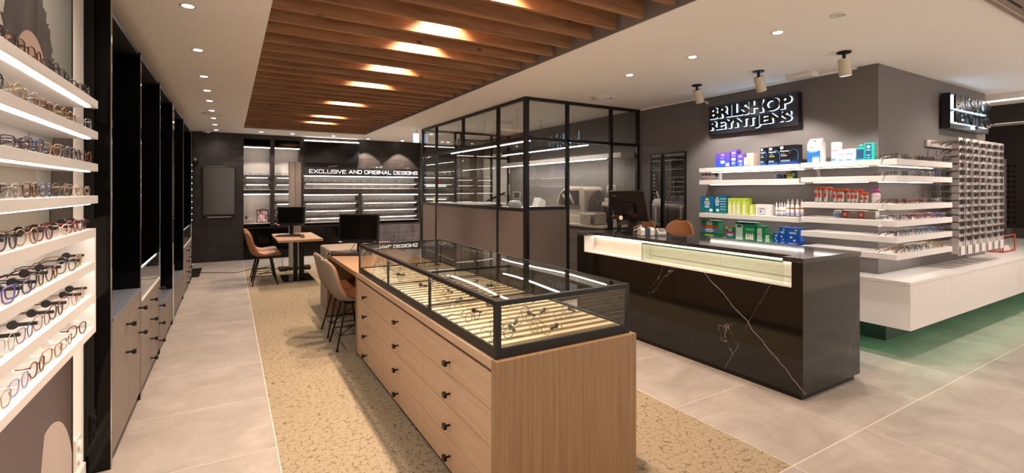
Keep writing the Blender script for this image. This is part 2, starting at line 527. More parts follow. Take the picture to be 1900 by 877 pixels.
# ceiling with the long recess for the timber slats
RX0, RX1, RY0, RY1 = 0.235, 2.55, 0.6, 10.6
cl = MB()
cl.box(-1.3, RX0, -3.5, 12.4, 2.7, 2.85); cl.box(RX1, 13, -3.5, 12.4, 2.7, 2.85)
cl.box(RX0, RX1, -3.5, RY0, 2.7, 2.85); cl.box(RX0, RX1, RY1, 12.4, 2.7, 2.85)
ceiling = st('ceiling', cl, CEIL)
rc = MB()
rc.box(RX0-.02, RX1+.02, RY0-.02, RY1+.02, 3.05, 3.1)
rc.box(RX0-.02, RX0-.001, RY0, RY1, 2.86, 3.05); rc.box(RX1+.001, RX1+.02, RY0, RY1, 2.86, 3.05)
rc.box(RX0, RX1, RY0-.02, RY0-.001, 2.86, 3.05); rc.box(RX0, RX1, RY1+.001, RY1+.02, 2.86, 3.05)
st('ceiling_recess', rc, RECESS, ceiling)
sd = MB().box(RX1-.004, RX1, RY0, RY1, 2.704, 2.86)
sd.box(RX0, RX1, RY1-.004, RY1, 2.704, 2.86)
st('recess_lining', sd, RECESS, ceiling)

# ------------------------------------------------------------ timber slats
sl = thing('slatted_ceiling', 'long row of brown timber slats hung in the ceiling recess', 'ceiling slats', (1.4, 5.6, 2.715))
SLY = []
y = 0.774
while y < 10.5:
    SLY.append(y); y += 0.2765
for y in SLY:
    x1 = 2.505 + random.uniform(-0.006, 0.006)
    o = ob('slat', BX(RX0 + 0.002, x1, y - 0.018, y + 0.018, 2.712, 2.888), SLAT, sl)
# dark hangers that carry the slats
for x in (0.75, 2.0):
    ob('hanger_rail', BX(x-.02, x+.02, 0.78, 10.45, 2.889, 2.91), BLACKM, sl)

# ------------------------------------------------------------ walls
wl = MB().box(-0.8, -0.66, -3.5, 3.3, 0, 2.7)
wall_left = st('wall_left', wl, WHITEM)
st('wall_left_rear', BX(-1.3, -1.1, 3.3, 12.4, 0, 2.7), DARK)
st('baseboard_left', BX(-0.66, -0.645, 0.2, 3.27, 0, 0.085), WHITE)
wr = MB().box(5.289, 5.45, 2.121, 4.0, 0.341, 2.7).box(5.289, 5.45, 4.0, 12.1, 0.0, 2.7)
wall_right = st('wall_right', wr, GREYW)
st('wall_column', BX(5.4505, 8.14, 2.121, 2.9, 0.341, 2.7), GREYW)
st('trim_1', BX(5.275, 5.289, 2.3, 5.15, 2.68, 2.7), CEIL)
# back wall made of stone pieces around its openings (front plane y 11.7, rear plane y 12.05)
YB, YR = 11.7, 12.05
bk = MB()
bk.box(-1.1, 0.256, YB+.012, YR, 0, 2.7)          # plain stone part by the screen
bk.box(0.256, 1.448, YB+.012, YR, 2.435, 2.7)     # above the niches
bk.box(0.768, 0.851, YB, YR, 0.70, 2.435)
bk.box(1.364, 1.448, YB, YR, 0.70, 2.435)
bk.box(1.448, 4.2, YB+.012, YR, 2.0, 2.7)
bk.box(1.448, 4.2, YB, YR, 1.40, 1.526)
bk.box(2.645, 2.74, YB, YR, 0.66, 1.40)
bk.box(4.142, 4.2, YB, YR, 0.66, 1.40)
bk.box(4.142, 4.2, YB+.02, YR, 1.526, 2.0)
bk.box(0.256, 4.2, YB+.004, YR, 0.0, 0.69)
bk.box(-1.1, 4.2, YR, YR+.1, 0, 2.7)
wall_back = st('wall_back', bk, STONE)
for r in range(9):
    z0 = 0.3 * r
    xs = [-0.62, -0.18, 0.256] if r % 2 else [-0.62, -0.40, 0.04, 0.256]
    for a, b in zip(xs[:-1], xs[1:]):
        st('tile', MB().box(a+.0015, b-.0015, YB - random.uniform(0, .0035), YB+.012, z0+.0015, z0+.2985), STONE, wall_back)
for r in range(3):
    z0 = 2.005 + 0.2317 * r
    xs = [2.66, 3.1, 3.55, 4.0, 4.2] if r % 2 else [2.66, 2.88, 3.33, 3.78, 4.2]
    for a, b in zip(xs[:-1], xs[1:]):
        st('tile', MB().box(a+.0015, b-.0015, YB - random.uniform(0, .0035), YB+.012, z0+.0015, z0+.23), STONE, wall_back)
# passage beyond the glass room
st('wall_passage', BX(4.65, 5.289, 10.3, 10.4, 0, 2.7), P('#5d5148', 0.7, name='brown_grey_paint'))
st('wall_far', BX(4.2, 5.289, 12.0, 12.1, 0, 2.7), P('#6b655f', 0.7, name='far_grey_paint'))
st('trim_2', BX(4.21, 4.29, 11.55, 11.6, 0, 2.7), P('#8d8880', 0.4, name='pale_door_frame'))
wt = st('wall_tiled', BX(5.268, 5.287, 8.98, 10.25, 0.9, 2.35), P('#6d6862', 0.8, name='tile_joint'))
for r in range(6):
    for c in range(5):
        y0 = 9.0 + 0.25 * c + (0.1 if r % 2 else 0); z0 = 0.92 + 0.235 * r
        st('tile', MB().box(5.262, 5.27, y0, min(y0 + 0.245, 10.24), z0, z0 + 0.23), P('#d6d2cc', 0.35, name='white_wall_tile'), wt)
hr = thing('handrail', 'black sloping handrail on the white tiled wall behind the glass room', 'handrail', (5.2, 9.0, 1.2))
ob('rail', MB().tube([(5.2, 9.12, 1.43), (5.2, 10.2, 1.17)], 0.025, 8), BLACKM, hr)
for yy, zz in ((9.2, 1.41), (10.0, 1.22)): ob('bracket', MB().cyl((5.2, yy, zz), (5.262, yy, zz-.05), 0.01, 6), BLACKM, hr)
# dark shop beyond the column on the far side
fw = st('wall_far_side', BX(12.5, 12.6, 0.4, 9.0, 0.80, 2.7), P('#241c19', 0.6, name='dark_brown_paint'))
st('wall_far_base', BX(12.42, 12.6, 0.4, 9.0, 0, 0.80), P('#554b46', 0.6, name='grey_brown_base'))
st('ceiling_beam', BX(9.4, 9.8, 0.6, 7.0, 2.48, 2.7), P('#2d2521', 0.7, name='dark_beam'))

# ============================================================ CEILING FIXTURES
def spot(name, loc, energy, ang, blend, par=None, rot=(0, 0, 0), col=WARM, size=0.03):
    l = bpy.data.lights.new(name, 'SPOT'); l.energy = energy; l.spot_size = math.radians(ang); l.spot_blend = blend
    l.color = col; l.shadow_soft_size = size
    o = bpy.data.objects.new(name, l); COL.objects.link(o); o.location = loc; o.rotation_euler = rot
    return o

dl_ring = MB().lathe([(0.030, 0.0), (0.043, -0.004), (0.047, -0.004), (0.047, 0.0005)], 24)
dl_ring_me = None; dl_disc_me = None
def downlight(x, y, label, energy=DOWN_W, group=None, ang=150, bl=0.9):
    global dl_ring_me, dl_disc_me
    t = thing('ceiling_downlight', label, 'downlight', (x, y, 2.7), 0, group)
    if dl_ring_me is None:
        dl_ring_me = dl_ring.mesh('lamp_ring'); dl_ring_me.materials.append(P('#b5afa8', 0.35, name='satin_white'))
        dl_disc_me = MB().lathe([(0.0, -0.002), (0.034, -0.002), (0.034, 0.0)], 20, sm=False).mesh('lamp_disc'); dl_disc_me.materials.append(LAMPW)
    ob('lamp_ring', dl_ring_me, CHROME, t); ob('lamp_disc', dl_disc_me, LAMPW, t)
    spot('downlight_or_added_beam', (x, y, 2.685), energy, ang, bl)
    return t
ys = [11.25, 10.33, 9.41, 8.53, 7.61, 6.84, 6.01, 4.90, 3.76]
for i, yy in enumerate(ys):
    downlight(-0.235, yy, 'recessed round downlight above the stone aisle, %s from the dark back wall' % ORD[i], DOWN_W * 0.84, group='downlights above the stone aisle')
for yy in (2.6, 1.5, 0.4): spot('downlight_or_added_beam', (-0.1, yy, 2.685), DOWN_W * 0.84, 150, 0.9)
for i, xx in enumerate((0.57, 1.16, 1.99, 2.81, 3.64)):
    downlight(xx, 11.18 if i < 3 else 11.42, 'small round downlight in front of the dark back wall, %s from the aisle' % ORD[i], DOWN_W * (1.0 if i < 3 else 6.0), 'downlights along the back wall', 112 if i < 3 else 86, 0.12)
for i, yy in enumerate((3.67, 2.88, 2.10)):
    downlight(3.6, yy, 'round downlight above the black marble counter, %s from the glass room' % ORD[i], DOWN_W, 'downlights over the counter')
for yy in (0.6, -0.8): spot('downlight_or_added_beam', (3.6, yy, 2.685), DOWN_W, 150, 0.9)
for xx, yy in ((6.6, 1.25), (8.2, 1.2), (5.2, -0.4), (7.2, -0.8)): spot('downlight_or_added_beam', (xx, yy, 2.685), DOWN_W * (2.7 if yy > 1 else 1.2), 150, 0.9)  # unseen lamps added beyond the seen rows, mainly to brighten the column wall

for i, (xx, yy) in enumerate(((3.75, 9.75), (4.45, 9.6), (4.75, 11.2))):
    downlight(xx, yy, 'round downlight in the passage behind the glass room, %s from the exit sign' % ORD[i], DOWN_W, 'downlights in the rear passage')
# spots up between the slats
spot('slat_beam', (1.44, (SLY[3] + SLY[4]) / 2, 2.94), SLAT_W, 120, 0.5, col=(1, .76, .58))
for i, k in enumerate((6, 9, 11, 14, 17, 22, 27, 30)):
    yy = (SLY[k] + SLY[k+1]) / 2
    t = thing('slat_spotlight', 'glowing spotlight set between the timber slats, %s from the front' % ORD[i], 'spotlight', (1.44, yy, 3.05), 0, 'spotlights between the timber slats')
    ob('housing', MB().cyl((1.44, yy, 3.049), (1.44, yy, 2.955), 0.05, 16), BLACKM, t)
    ob('lamp_disc', MB().cyl((1.44, yy, 2.9545), (1.44, yy, 2.950), 0.04, 16), LAMPW, t)
    spot('slat_beam', (1.44, yy, 2.94), SLAT_W, 120, 0.5, col=(1, .76, .58))

# cylinder spots by the sign wall
for i, (yy, tilt) in enumerate(((3.62, 24), (2.88, 22), (2.10, 10))):
    t = thing('cylinder_spotlight', 'white cylinder spotlight on a black ceiling swivel, %s from the glass room' % ORD[i], 'spotlight', (4.6, yy, 2.7), 0, 'cylinder spotlights facing the sign wall')
    R = Matrix.Rotation(-math.radians(tilt), 4, 'Y')
    base = MB().cyl((0, 0, -0.001), (0, 0, -0.012), 0.055, 20); ob('mount_plate', base, BLACKM, t, local=True)
    ob('swivel', MB().cyl((0, 0, -0.012), (0, 0, -0.06), 0.014, 10), BLACKM, t, local=True)
    T = Matrix.Translation((0, 0, -0.06)) @ R
    ob('lamp_body', MB().lathe([(0.0, 0), (0.047, 0), (0.047, -0.15), (0.040, -0.15), (0.040, -0.13), (0, -0.13)], 56, sm=False).tr(T), P('#c9c0ac', 0.5, name='cream_white_metal'), t, local=True)
    ob('lens_disc', MB().cyl((0, 0, -0.1285), (0, 0, -0.1315), 0.038, 16).tr(T), LAMPW, t, local=True)
    d = T @ Vector((0, 0, -0.16))
    o = spot('cylinder_beam', (4.6 + d.x, yy + d.y, 2.7 + d.z), SPOT_W, 100, 0.5, rot=(0, -math.radians(tilt), 0), col=NEUT)
# second far-side spot
t = thing('far_spotlight', 'grey cylinder spotlight tilted in the dark shop beyond the column', 'spotlight', (10.2, 2.55, 2.7))
ob('stem', MB().cyl((10.2, 2.55, 2.7), (10.2, 2.55, 2.58), 0.012, 8), BLACKM, t)
ob('lamp_body', MB().cyl((10.1, 2.62, 2.5), (10.25, 2.52, 2.62), 0.05, 14), STEEL, t)

def vent(x, y, label, r=0.16):
    t = thing('ceiling_vent', label, 'air vent', (x, y, 2.7))
    ob('outer_ring', MB().lathe([(r, 0.0), (r, -0.01), (r-.02, -0.016), (r-.035, -0.006), (r-.035, 0.0)], 32), WHITEM, t, local=True)
    ob('middle_cone', MB().lathe([(r-.06, 0.0), (r-.06, -0.014), (r-.085, -0.02), (r-.09, 0.0)], 28), WHITEM, t, local=True)
    ob('centre_plate', MB().lathe([(r-.11, 0.0), (r-.11, -0.018), (0, -0.02)], 24), WHITEM, t, local=True)
    return t
vent(4.178, 4.744, 'round white ceiling vent in front of the glass room')
vent(-0.228, 8.888, 'round white ceiling vent among the downlights over the stone aisle', 0.15)
vent(4.2, 7.4, 'round white ceiling vent inside the glass room')
s = thing('smoke_detector', 'flat round ceiling detector with a greenish lens near the timber slats', 'detector', (3.596, 1.669, 2.7))
ob('ring', MB().lathe([(0.05, 0), (0.055, -0.006), (0.03, -0.008), (0.03, 0)], 24), WHITEM, s, local=True)
ob('greenish_lens', MB().lathe([(0.028, -0.004), (0.015, -0.009), (0, -0.01)], 18), P('#b7d2c6', 0.2, name='green_lens'), s, local=True, label='pale green lens')
c = thing('dome_camera', 'small white dome camera on the ceiling by the dark back wall', 'camera', (-0.407, 11.55, 2.7))
ob('base_ring', MB().lathe([(0.07, 0), (0.07, -0.03), (0.05, -0.04)], 20), WHITEM, c, local=True)
ob('dome', MB().lathe([(0.045, -0.038), (0.04, -0.06), (0.022, -0.078), (0, -0.083)], 18), P('#332e2b', 0.15, name='smoked_dome'), c, local=True)
c = thing('wall_camera', 'small dark camera at the top of the grey sign wall', 'camera', (5.2, 3.95, 2.62))
ob('body', MB().cyl((5.18, 4.0, 2.60), (5.1, 3.92, 2.58), 0.03, 12), BLACKP, c); ob('arm', BX(5.18, 5.289, 3.98, 4.02, 2.60, 2.63), WHITEM, c)
e = thing('emergency_light', 'white emergency light box on the ceiling above the shop sign', 'emergency light', (5.1, 2.724, 2.7))
ob('casing', BX(5.03, 5.15, 2.58, 2.84, 2.655, 2.699), WHITEM, e, bevel=0.008); ob('lens', BX(5.04, 5.14, 2.60, 2.82, 2.650, 2.656), P('#e3dfdb', 0.3, name='diffuser'), e)
e = thing('exit_sign', 'lit white and blue exit sign hanging in front of the glass room', 'exit sign', (3.2, 9.15, 2.7))
ob('hanger', BX(3.19, 3.21, 9.14, 9.16, 2.62, 2.7), WHITEM, e)
ob('light_panel', BX(3.14, 3.25, 9.135, 9.165, 2.44, 2.62), EM('exit_panel', (0.6, 0.8, 1.0), 0.9), e)
ob('arrow', MB().prism([(3.155, 9.134, 2.53), (3.19, 9.134, 2.57), (3.19, 9.134, 2.545), (3.235, 9.134, 2.545), (3.235, 9.134, 2.515), (3.19, 9.134, 2.515), (3.19, 9.134, 2.49)], (0, -.002, 0)), EM('exit_arrow', (0.35, 0.6, 1.0), 1.2), e)
g = thing('slot_diffuser', 'long metal air slot in the ceiling at the shop front', 'air vent', (4.6, 1.03, 2.7))
ob('frame', MB().box(3.9, 5.6, 1.05, 1.066, 2.686, 2.699).box(3.9, 5.6, 0.995, 1.03, 2.688, 2.699).box(3.9, 5.6, 0.9, 0.975, 2.686, 2.699), P('#9c8b7c', 0.4, 0.3, name='slot_metal'), g)
for a, b in ((3.9, 4.47), (4.55, 5.05), (5.12, 5.6)): ob('slot', BX(a, b, 0.976, 0.994, 2.69, 2.699), DARK, g)
for i, (xx, yy0, yy1) in enumerate(((8.3, -0.6, 2.15), (11.1, 0.2, 2.9))):
    t = thing('linear_light', 'long lit ceiling light line beyond the column, %s one' % ('nearer' if i == 0 else 'farther'), 'linear light', (xx, yy0, 2.66))
    ob('profile', BX(xx-.03, xx+.03, yy0, yy1, 2.62, 2.699), WHITEM, t); ob('diffuser', BX(xx-.025, xx+.025, yy0, yy1, 2.612, 2.62), LEDW, t)

# ============================================================ EYEWEAR
def superell(w, h, p, n, trap=0.0):
    pts = []
    for i in range(n):
        a = 2 * PI * i / n
        c, s_ = math.cos(a), math.sin(a)
        x = math.copysign(abs(c) ** (2 / p), c) * w; z = math.copysign(abs(s_) ** (2 / p), s_) * h
        pts.append((x * (1 + trap * z / h), z))
    return pts
SHAPES = {'round': (0.0245, 0.0235, 2.0, 0.0), 'rectangular': (0.0275, 0.0180, 3.4, 0.06), 'square': (0.0268, 0.0220, 3.0, 0.10), 'panto': (0.0255, 0.0228, 2.3, 0.13), 'cat-eye': (0.0278, 0.0205, 2.6, 0.17)}
def frame_meshes(shape, r, n=20, k=6):
    w_, h_, p, tp = SHAPES[shape]
    cz = h_ + r; fr = MB(); le = MB(); tl = MB()
    cx = w_ + 0.0088
    for sx in (-1, 1):
        pts = superell(w_, h_, p, n, tp)
        if sx < 0: pts = [(-x, z) for x, z in pts]
        P3 = [(sx * cx + x, 0.06 * (sx * cx + x) ** 2 / 0.06, cz + z) for x, z in pts]
        fr.tube(P3, r, k, True)
        le.add([(x, y + 0.0006, z) for x, y, z in P3] + [(sx * cx, 0.0012, cz)], [(i, (i+1) % n, n) for i in range(n)], 0, True)
    zb = cz + h_ * 0.35
    fr.tube([(-0.0105, 0.0005, zb), (-0.004, -0.001, zb + 0.004), (0.004, -0.001, zb + 0.004), (0.0105, 0.0005, zb)], r * 1.05, k)
    xe = cx + w_ * (1 + tp * 0.5)
    for sx in (-1, 1):
        fr.tube([(sx * (xe - 0.002), 0.0045, cz + h_ * 0.55), (sx * (xe + 0.004), 0.006, cz + h_ * 0.55), (sx * (xe + 0.006), 0.012, cz + h_ * 0.55)], r * 1.1, k)
    def temple(sx):
        zt = cz + h_ * 0.55
        return MB().tube([(sx * (xe + 0.006), 0.011, zt), (sx * (xe + 0.007), 0.05, zt), (sx * (xe + 0.004), 0.095, zt - 0.001), (sx * (xe + 0.001), 0.118, zt - 0.010), (sx * (xe - 0.004), 0.136, max(0.003, zt - 0.030))], [r*1.1, r*1.0, r*1.1, r*1.3, r*1.1], k)
    return fr, le, temple(-1), temple(1), xe, cz + h_ * 0.55
FM = {}
def full_set(shape, thick):
    key = (shape, thick)
    if key not in FM:
        fr, le, t1, t2, xe, zt = frame_meshes(shape, 0.0021 if thick else 0.0011)
        FM[key] = [fr.mesh('frame'), le.mesh('lenses'), t1.mesh('temple'), t2.mesh('temple'), xe, zt]
        for i, mm in enumerate((BLACKP, LENS, BLACKP, BLACKP)): FM[key][i].materials.append(mm)
    return FM[key]
def mini_set(shape, r, lensmat):
    key = ('mini', shape, r, lensmat.name)
    if key not in FM:
        fr, le, t1, t2, xe, zt = frame_meshes(shape, r, 12, 4)
        m = MB()
        for q in (fr, t1, t2): m.add(q.v, q.f, 0, True)
        m.add(le.v, le.f, 1, True)
        me = m.mesh('eyeglasses'); me.materials.append(BLACKP); me.materials.append(lensmat)
        FM[key] = me
    return FM[key]
FCOL = {'black': P('#171412', 0.25, coat=0.3), 'tortoiseshell': mottled('tortoiseshell', '#22100a', '#6f421f', 60, 0.25), 'dark brown': P('#3a2115', 0.3), 'gold': P('#a58a5e', 0.28, 0.9),
        'burgundy': P('#57202a', 0.3), 'blue': P('#23315c', 0.3), 'silver': P('#a9a29c', 0.25, 0.9), 'honey': P('#8a6546', 0.3), 'grey': P('#57514e', 0.3), 'red': P('#7d3036', 0.3), 'purple': P('#5a4a92', 0.3), 'teal': P('#2b6c74', 0.3), 'rose': P('#96605c', 0.3), 'clear beige': P('#c3a58c', 0.25)}
tag_b = P('#1a1715', 0.45); tag_w = P('#d8d4d0', 0.45)
tag_me = MB().cyl((0, -0.004, 0), (0, 0.004, 0), 0.0125, 16).cyl((0.0, 0.0, 0.0), (0.0, 0.0, 0.0001), 0.001, 6).mesh('security_tag'); tag_me.materials.append(tag_b)
tagm = MB(); tagm.cyl((-0.005, 0, 0), (0.005, 0, 0), 0.0135, 16); tagm.box(-0.004, 0.004, -0.055, 0.0, -0.006, 0.004)
tag_me = tagm.mesh('security_tag'); tag_me.materials.append(tag_b)
def glasses(shape, col, thick, loc, rotz, label, group, tagc=None, tilt=0.0, cat='eyeglasses', name='eyeglasses'):
    fs = full_set(shape, thick)
    t = thing(name, label, cat, loc, rotz, group)
    if tilt: t.rotation_euler = (tilt, 0, rotz)
    fm = FCOL[col]
    o = ob('frame', fs[0], None, t, local=True); recolor(o, [fm])
    ob('lenses', fs[1], None, t, local=True)
    for q in (2, 3):
        o = ob('temple', fs[q], None, t, local=True); recolor(o, [fm])
    if tagc is not None:
        o = ob('security_tag', tag_me, None, t, local=True); o.location = (fs[4] + 0.006, 0.05, fs[5]); recolor(o, [tagc])
    return t
def mini(shape, r, col, lens, loc, rotz, label, group, cat='eyeglasses', name='eyeglasses', tilt=0.0, scale=1.0):
    o = bpy.data.objects.new(name, mini_set(shape, r, lens)); COL.objects.link(o)
    o.location = loc; o.rotation_euler = (tilt, 0, rotz); o.scale = (scale,)*3
    recolor(o, [FCOL[col]]); WO[o.name] = tuple(loc)
    return tag(o, label, cat, group)

# ============================================================ WHITE EYEWEAR SHELVES ON THE NEAR WALL
SHN = ['topmost', 'second', 'third', 'fourth']
YE = 2.743
for i, zt in enumerate((1.891, 1.755, 1.614, 1.475)):
    t = thing('wall_shelf', 'floating white wall shelf with a light line beneath, %s of the four' % SHN[i], 'shelf', (-0.66, 2.0, zt), 0, 'floating white shelves on the near wall')
    ob('shelf_board', BX(-0.66, -0.5, 0.6, YE, zt - 0.034, zt), WHITE, t, bevel=0.0015)
    ob('led_strip', BX(-0.531, -0.515, 0.6, YE - 0.06, zt - 0.038, zt - 0.0345), LEDW, t)
u = thing('lit_shelf_box', 'white lit shelf box with three open rows below the floating shelves', 'shelf unit', (-0.66, 2.0, 0.823))
U0, U1, ZB = -0.66, -0.5, 0.886
ob('top_board', BX(U0, U1, 0.6, 2.703, 1.298, 1.334), WHITE, u)
ob('bottom_board', BX(U0, U1, 0.6, 2.703, ZB, 0.915), WHITE, u)
ob('side_panel', BX(U0, U1, 2.6805, 2.703, 0.916, 1.2975), WHITE, u)
ob('back_panel', BX(U0, U0 + 0.006, 0.6, 2.68, 0.916, 1.2975), WHITE, u)
for zz in (1.192, 1.053): ob('shelf_board', BX(U0 + 0.007, U1, 0.6, 2.68, zz - 0.034, zz), WHITE, u)
for zz in (1.298, 1.158, 1.019): ob('led_strip', BX(-0.52, -0.51, 0.6, 2.66, zz - 0.004, zz - 0.0005), LEDX, u)

rows = [('topmost white wall shelf', 1.891, None, True), ('second white wall shelf', 1.755, None, False), ('third white wall shelf', 1.614, None, True),
        ('fourth white wall shelf', 1.475, None, False), ('top of the lit white shelf box', 1.334, 'b', True), ('upper row of the lit shelf box', 1.192, 'b', True),
        ('middle row of the lit shelf box', 1.053, 'b', False), ('bottom row of the lit shelf box', 0.915, 'w', False)]
cols = [['black', 'black', 'black', 'black', 'tortoiseshell', 'black', 'black'], ['silver', 'gold', 'gold', 'tortoiseshell', 'silver', 'gold', 'black'],
        ['tortoiseshell', 'black', 'grey', 'honey', 'blue', 'dark brown', 'black'], ['honey', 'clear beige', 'grey', 'blue', 'tortoiseshell', 'silver', 'black'],
        ['burgundy', 'red', 'clear beige', 'burgundy', 'honey', 'black', 'grey'], ['gold', 'grey', 'tortoiseshell', 'dark brown', 'blue', 'purple', 'gold'],
        ['gold', 'rose', 'dark brown', 'burgundy', 'blue', 'silver', 'gold'], ['dark brown', 'burgundy', 'honey', 'tortoiseshell', 'purple', 'gold', 'black']]
shp = ['panto', 'square', 'round', 'rectangular', 'cat-eye', 'panto', 'square']
for r, (nm, zz, tg, thick) in enumerate(rows):
    for k in range(7):
        y = (2.66 if r < 4 else 2.60) - 0.155 * k - (0.045 if r % 2 else 0) + random.uniform(-0.012, 0.012)
        if r in (5, 6, 7): y -= 0.02
        c_ = cols[r][k]; s_ = shp[(k * 3 + r) % 7]
        glasses(s_, c_, thick or c_ in ('tortoiseshell', 'black', 'honey', 'dark brown'), (-0.522, y, zz + 0.0005), PI/2 - 0.10 + random.uniform(-0.16, 0.16),
                '%s %s eyeglasses, %s from the black pillar, %s' % (c_, s_, ORD[k], nm if r >= 4 else nm), 'eyeglasses on the near white shelves',
                None if tg is None else (tag_b if tg == 'b' else tag_w))

def poster(name, label, y0, y1, z0, z1, base, shapes):
    t = thing(name, label, 'poster', (-0.66, (y0+y1)/2, z0))
    ob('print', BX(-0.6595, -0.6545, y0, y1, z0, z1), base, t)
    for i, (nm, poly, m) in enumerate(shapes):
        ob(nm, MB().prism([(-0.6543 + 0.0006 * i, a, b) for a, b in poly], (0.0006, 0, 0)), m, t)
    ob('edge_trim', BX(-0.6595, -0.652, y1, y1 + 0.012, z0, z1), BLACKM, t)
    return t
def arcp(cy, cz, ry, rz, a0, a1, n=44):
    return [(cy + ry * math.cos(math.radians(a0 + (a1-a0) * i / n)), cz + rz * math.sin(math.radians(a0 + (a1-a0) * i / n))) for i in range(n+1)]
hairm = mottled('dark_hair_print', '#171311', '#433c38', 16, 0.6, (1, 1, 0.12))
skin = P('#9c8373', 0.6, name='printed_skin')
poster('wall_poster', 'large portrait poster of a dark haired person behind the floating white shelves', 0.7, 3.055, 1.34, 2.69, grad_mat('poster_grey', [(0, '#7d7768'), (0.7, '#a7a199'), (1, '#59605b')], 1, 0.5),
       [('printed_face', arcp(2.51, 1.92, 0.20, 0.20, 0, 360), skin),
        ('printed_hair', [(2.50 + (0.275 + 0.020 * (i % 2) + 0.012 * math.sin(i * 2.3)) * math.cos(math.radians(-8 + 3.1 * i)), 1.93 + (0.36 + 0.028 * (i % 2) + 0.015 * math.sin(i * 1.7)) * math.sin(math.radians(-8 + 3.1 * i))) for i in range(64)] + arcp(2.51, 1.93, 0.175, 0.175, 188, -8, 40), hairm),
        ('printed_coat', [(1.5, 1.35), (2.62, 1.35), (2.50, 1.72), (2.30, 1.60), (2.0, 1.66), (1.7, 1.62)], P('#8f8372', 0.6, name='printed_coat')),
        ('printed_dark_panel', [(2.72, 1.35), (3.05, 1.35), (3.05, 1.9), (2.80, 1.9)], P('#3e3732', 0.6, name='printed_dark'))])
poster('wall_poster', 'dark mauve poster with pale rounded petals below the lit shelf box', 0.7, 3.055, 0.12, 0.87, grad_mat('poster_mauve', [(0, '#6d5a58'), (0.6, '#53454a'), (1, '#473c38')], 1, 0.35),
       [('printed_petal', arcp(2.72, 0.08, 0.36, 0.42, 6, 100) + [(2.55, 0.125)], P('#a4988f', 0.5, name='printed_petal_grey')),
        ('printed_petal', arcp(2.30, 0.12, 0.32, 0.36, 8, 172), P('#a79b95', 0.5, name='printed_petal_pale')),
        ('printed_stem', [(1.96, 0.125), (1.99, 0.125), (1.93, 0.30), (1.915, 0.30)], P('#c9bdb3', 0.5, name='printed_stem'))])
sw = thing('power_outlet', 'double white power outlet on the white wall beside the mauve poster', 'outlet', (-0.66, 3.16, 0.2))
ob('plate', BX(-0.66, -0.648, 3.10, 3.20, 0.12, 0.27), WHITE, sw, bevel=0.003)
for zz in (0.16, 0.23): ob('socket', MB().cyl((-0.648, 3.15, zz), (-0.640, 3.15, zz), 0.022, 16), WHITEM, sw)

# ============================================================ BLACK GLOSS CABINET WALL
CF = -0.55
def fin(y0, y1, label, ledge=False, zt=2.48):
    t = thing('black_pillar', label, 'pillar', (CF, y0, 0))
    ob('panel', BX(-1.09, CF, y0, y1, 0, zt), BLACKG, t)
    ob('chrome_trim', BX(CF, CF + 0.004, y0 + 0.001, y0 + 0.012, 0.0, zt), CHROME, t)
    if ledge: ob('lit_edge', BX(CF, CF + 0.003, y0 + 0.02, y0 + 0.07, 0.05, 0.9), P('#d9d3c8', 0.3, name='pale_edge'), t)
    return t
fin(3.30, 3.345, 'glossy black pillar panel beside the white shelves at the start of the cabinets', False, 2.698)
fin(4.285, 4.34, 'glossy black pillar panel after the first cabinet with two doors')
fin(5.385, 5.44, 'glossy black pillar panel after the first bank of drawers')
fin(6.50, 6.72, 'wide glossy black pillar with a pale edge strip halfway along the cabinets', True)
fin(7.93, 7.99, 'glossy black pillar panel before the last bank of drawers')
fin(9.52, 9.60, 'glossy black pillar panel at the far end of the cabinets')
def knob(y, z, par):
    m = MB().cyl((CF, y, z), (CF + 0.034, y, z), 0.007, 8); m.box(CF + 0.032, CF + 0.052, y - 0.014, y + 0.014, z - 0.012, z + 0.012)
    ob('knob', m, BLACKM, par)
def bay(label, y0, y1, ztop, cols_, rows_, dname, kz, glassbox=False):
    t = thing('cabinet', label, 'cabinet', (CF, y0, 0))
    ob('body', BX(-1.06, CF - 0.02, y0, y1, 0.055, ztop - 0.022), DARK, t)
    ob('plinth', BX(-1.0, CF - 0.012, y0, y1, 0.0, 0.053), BLACKM, t)
    ob('countertop', BX(-1.06, CF + 0.004, y0, y1, ztop - 0.02, ztop), BLUEGREY if not glassbox else WHITE, t, bevel=0.002)
    ob('niche_back', BX(-1.09, -1.07, y0, y1, ztop, 2.459), BLACKG, t); ob('niche_roof', BX(-1.09, CF - .01, y0, y1, 2.46, 2.48), DARK, t)
    W = (y1 - y0) / cols_
    for c_ in range(cols_):
        for (z0, z1), kk in zip(rows_, kz):
            d = ob(dname if z1 - z0 < 0.5 or dname == 'drawer' else 'door', BX(CF - 0.02, CF, y0 + c_*W + 0.002, y0 + (c_+1)*W - 0.002, z0 + 0.0015, z1 - 0.0015), TAUPEF, t)
            if kk: knob(y0 + (c_+1)*W - 0.075, kk, d)
    if glassbox:
        for (a, b) in ((y0 + 0.006, y0 + 0.010), (y1 - 0.010, y1 - 0.006)): ob('glass_side', BX(-1.0, CF - 0.004, a, b, ztop, 0.925), GLASS, t)
        ob('glass_front', BX(CF - 0.004, CF, y0 + 0.006, y1 - 0.006, ztop, 0.925), GLASS, t)
        ob('glass_top', BX(-1.0, CF, y0 + 0.004, y1 - 0.004, 0.925, 0.932), GLASSG, t)
        ob('white_tray', BX(-1.0, CF - 0.01, y0 + 0.02, y1 - 0.02, ztop, ztop + 0.012), WHITE, t)
        ob('led_strip', BX(CF - 0.03, CF - 0.02, y0 + 0.02, y1 - 0.02, 0.916, 0.922), LEDB, t)
    return t
bay('taupe cabinet with two drawers over two tall doors and a blue grey top', 3.347, 4.283, 0.80, 2, [(0.06, 0.63), (0.63, 0.778)], 'drawer', [0.50, 0.672])
r4 = [(0.06 + 0.157 * i, 0.06 + 0.157 * (i+1)) for i in range(4)]
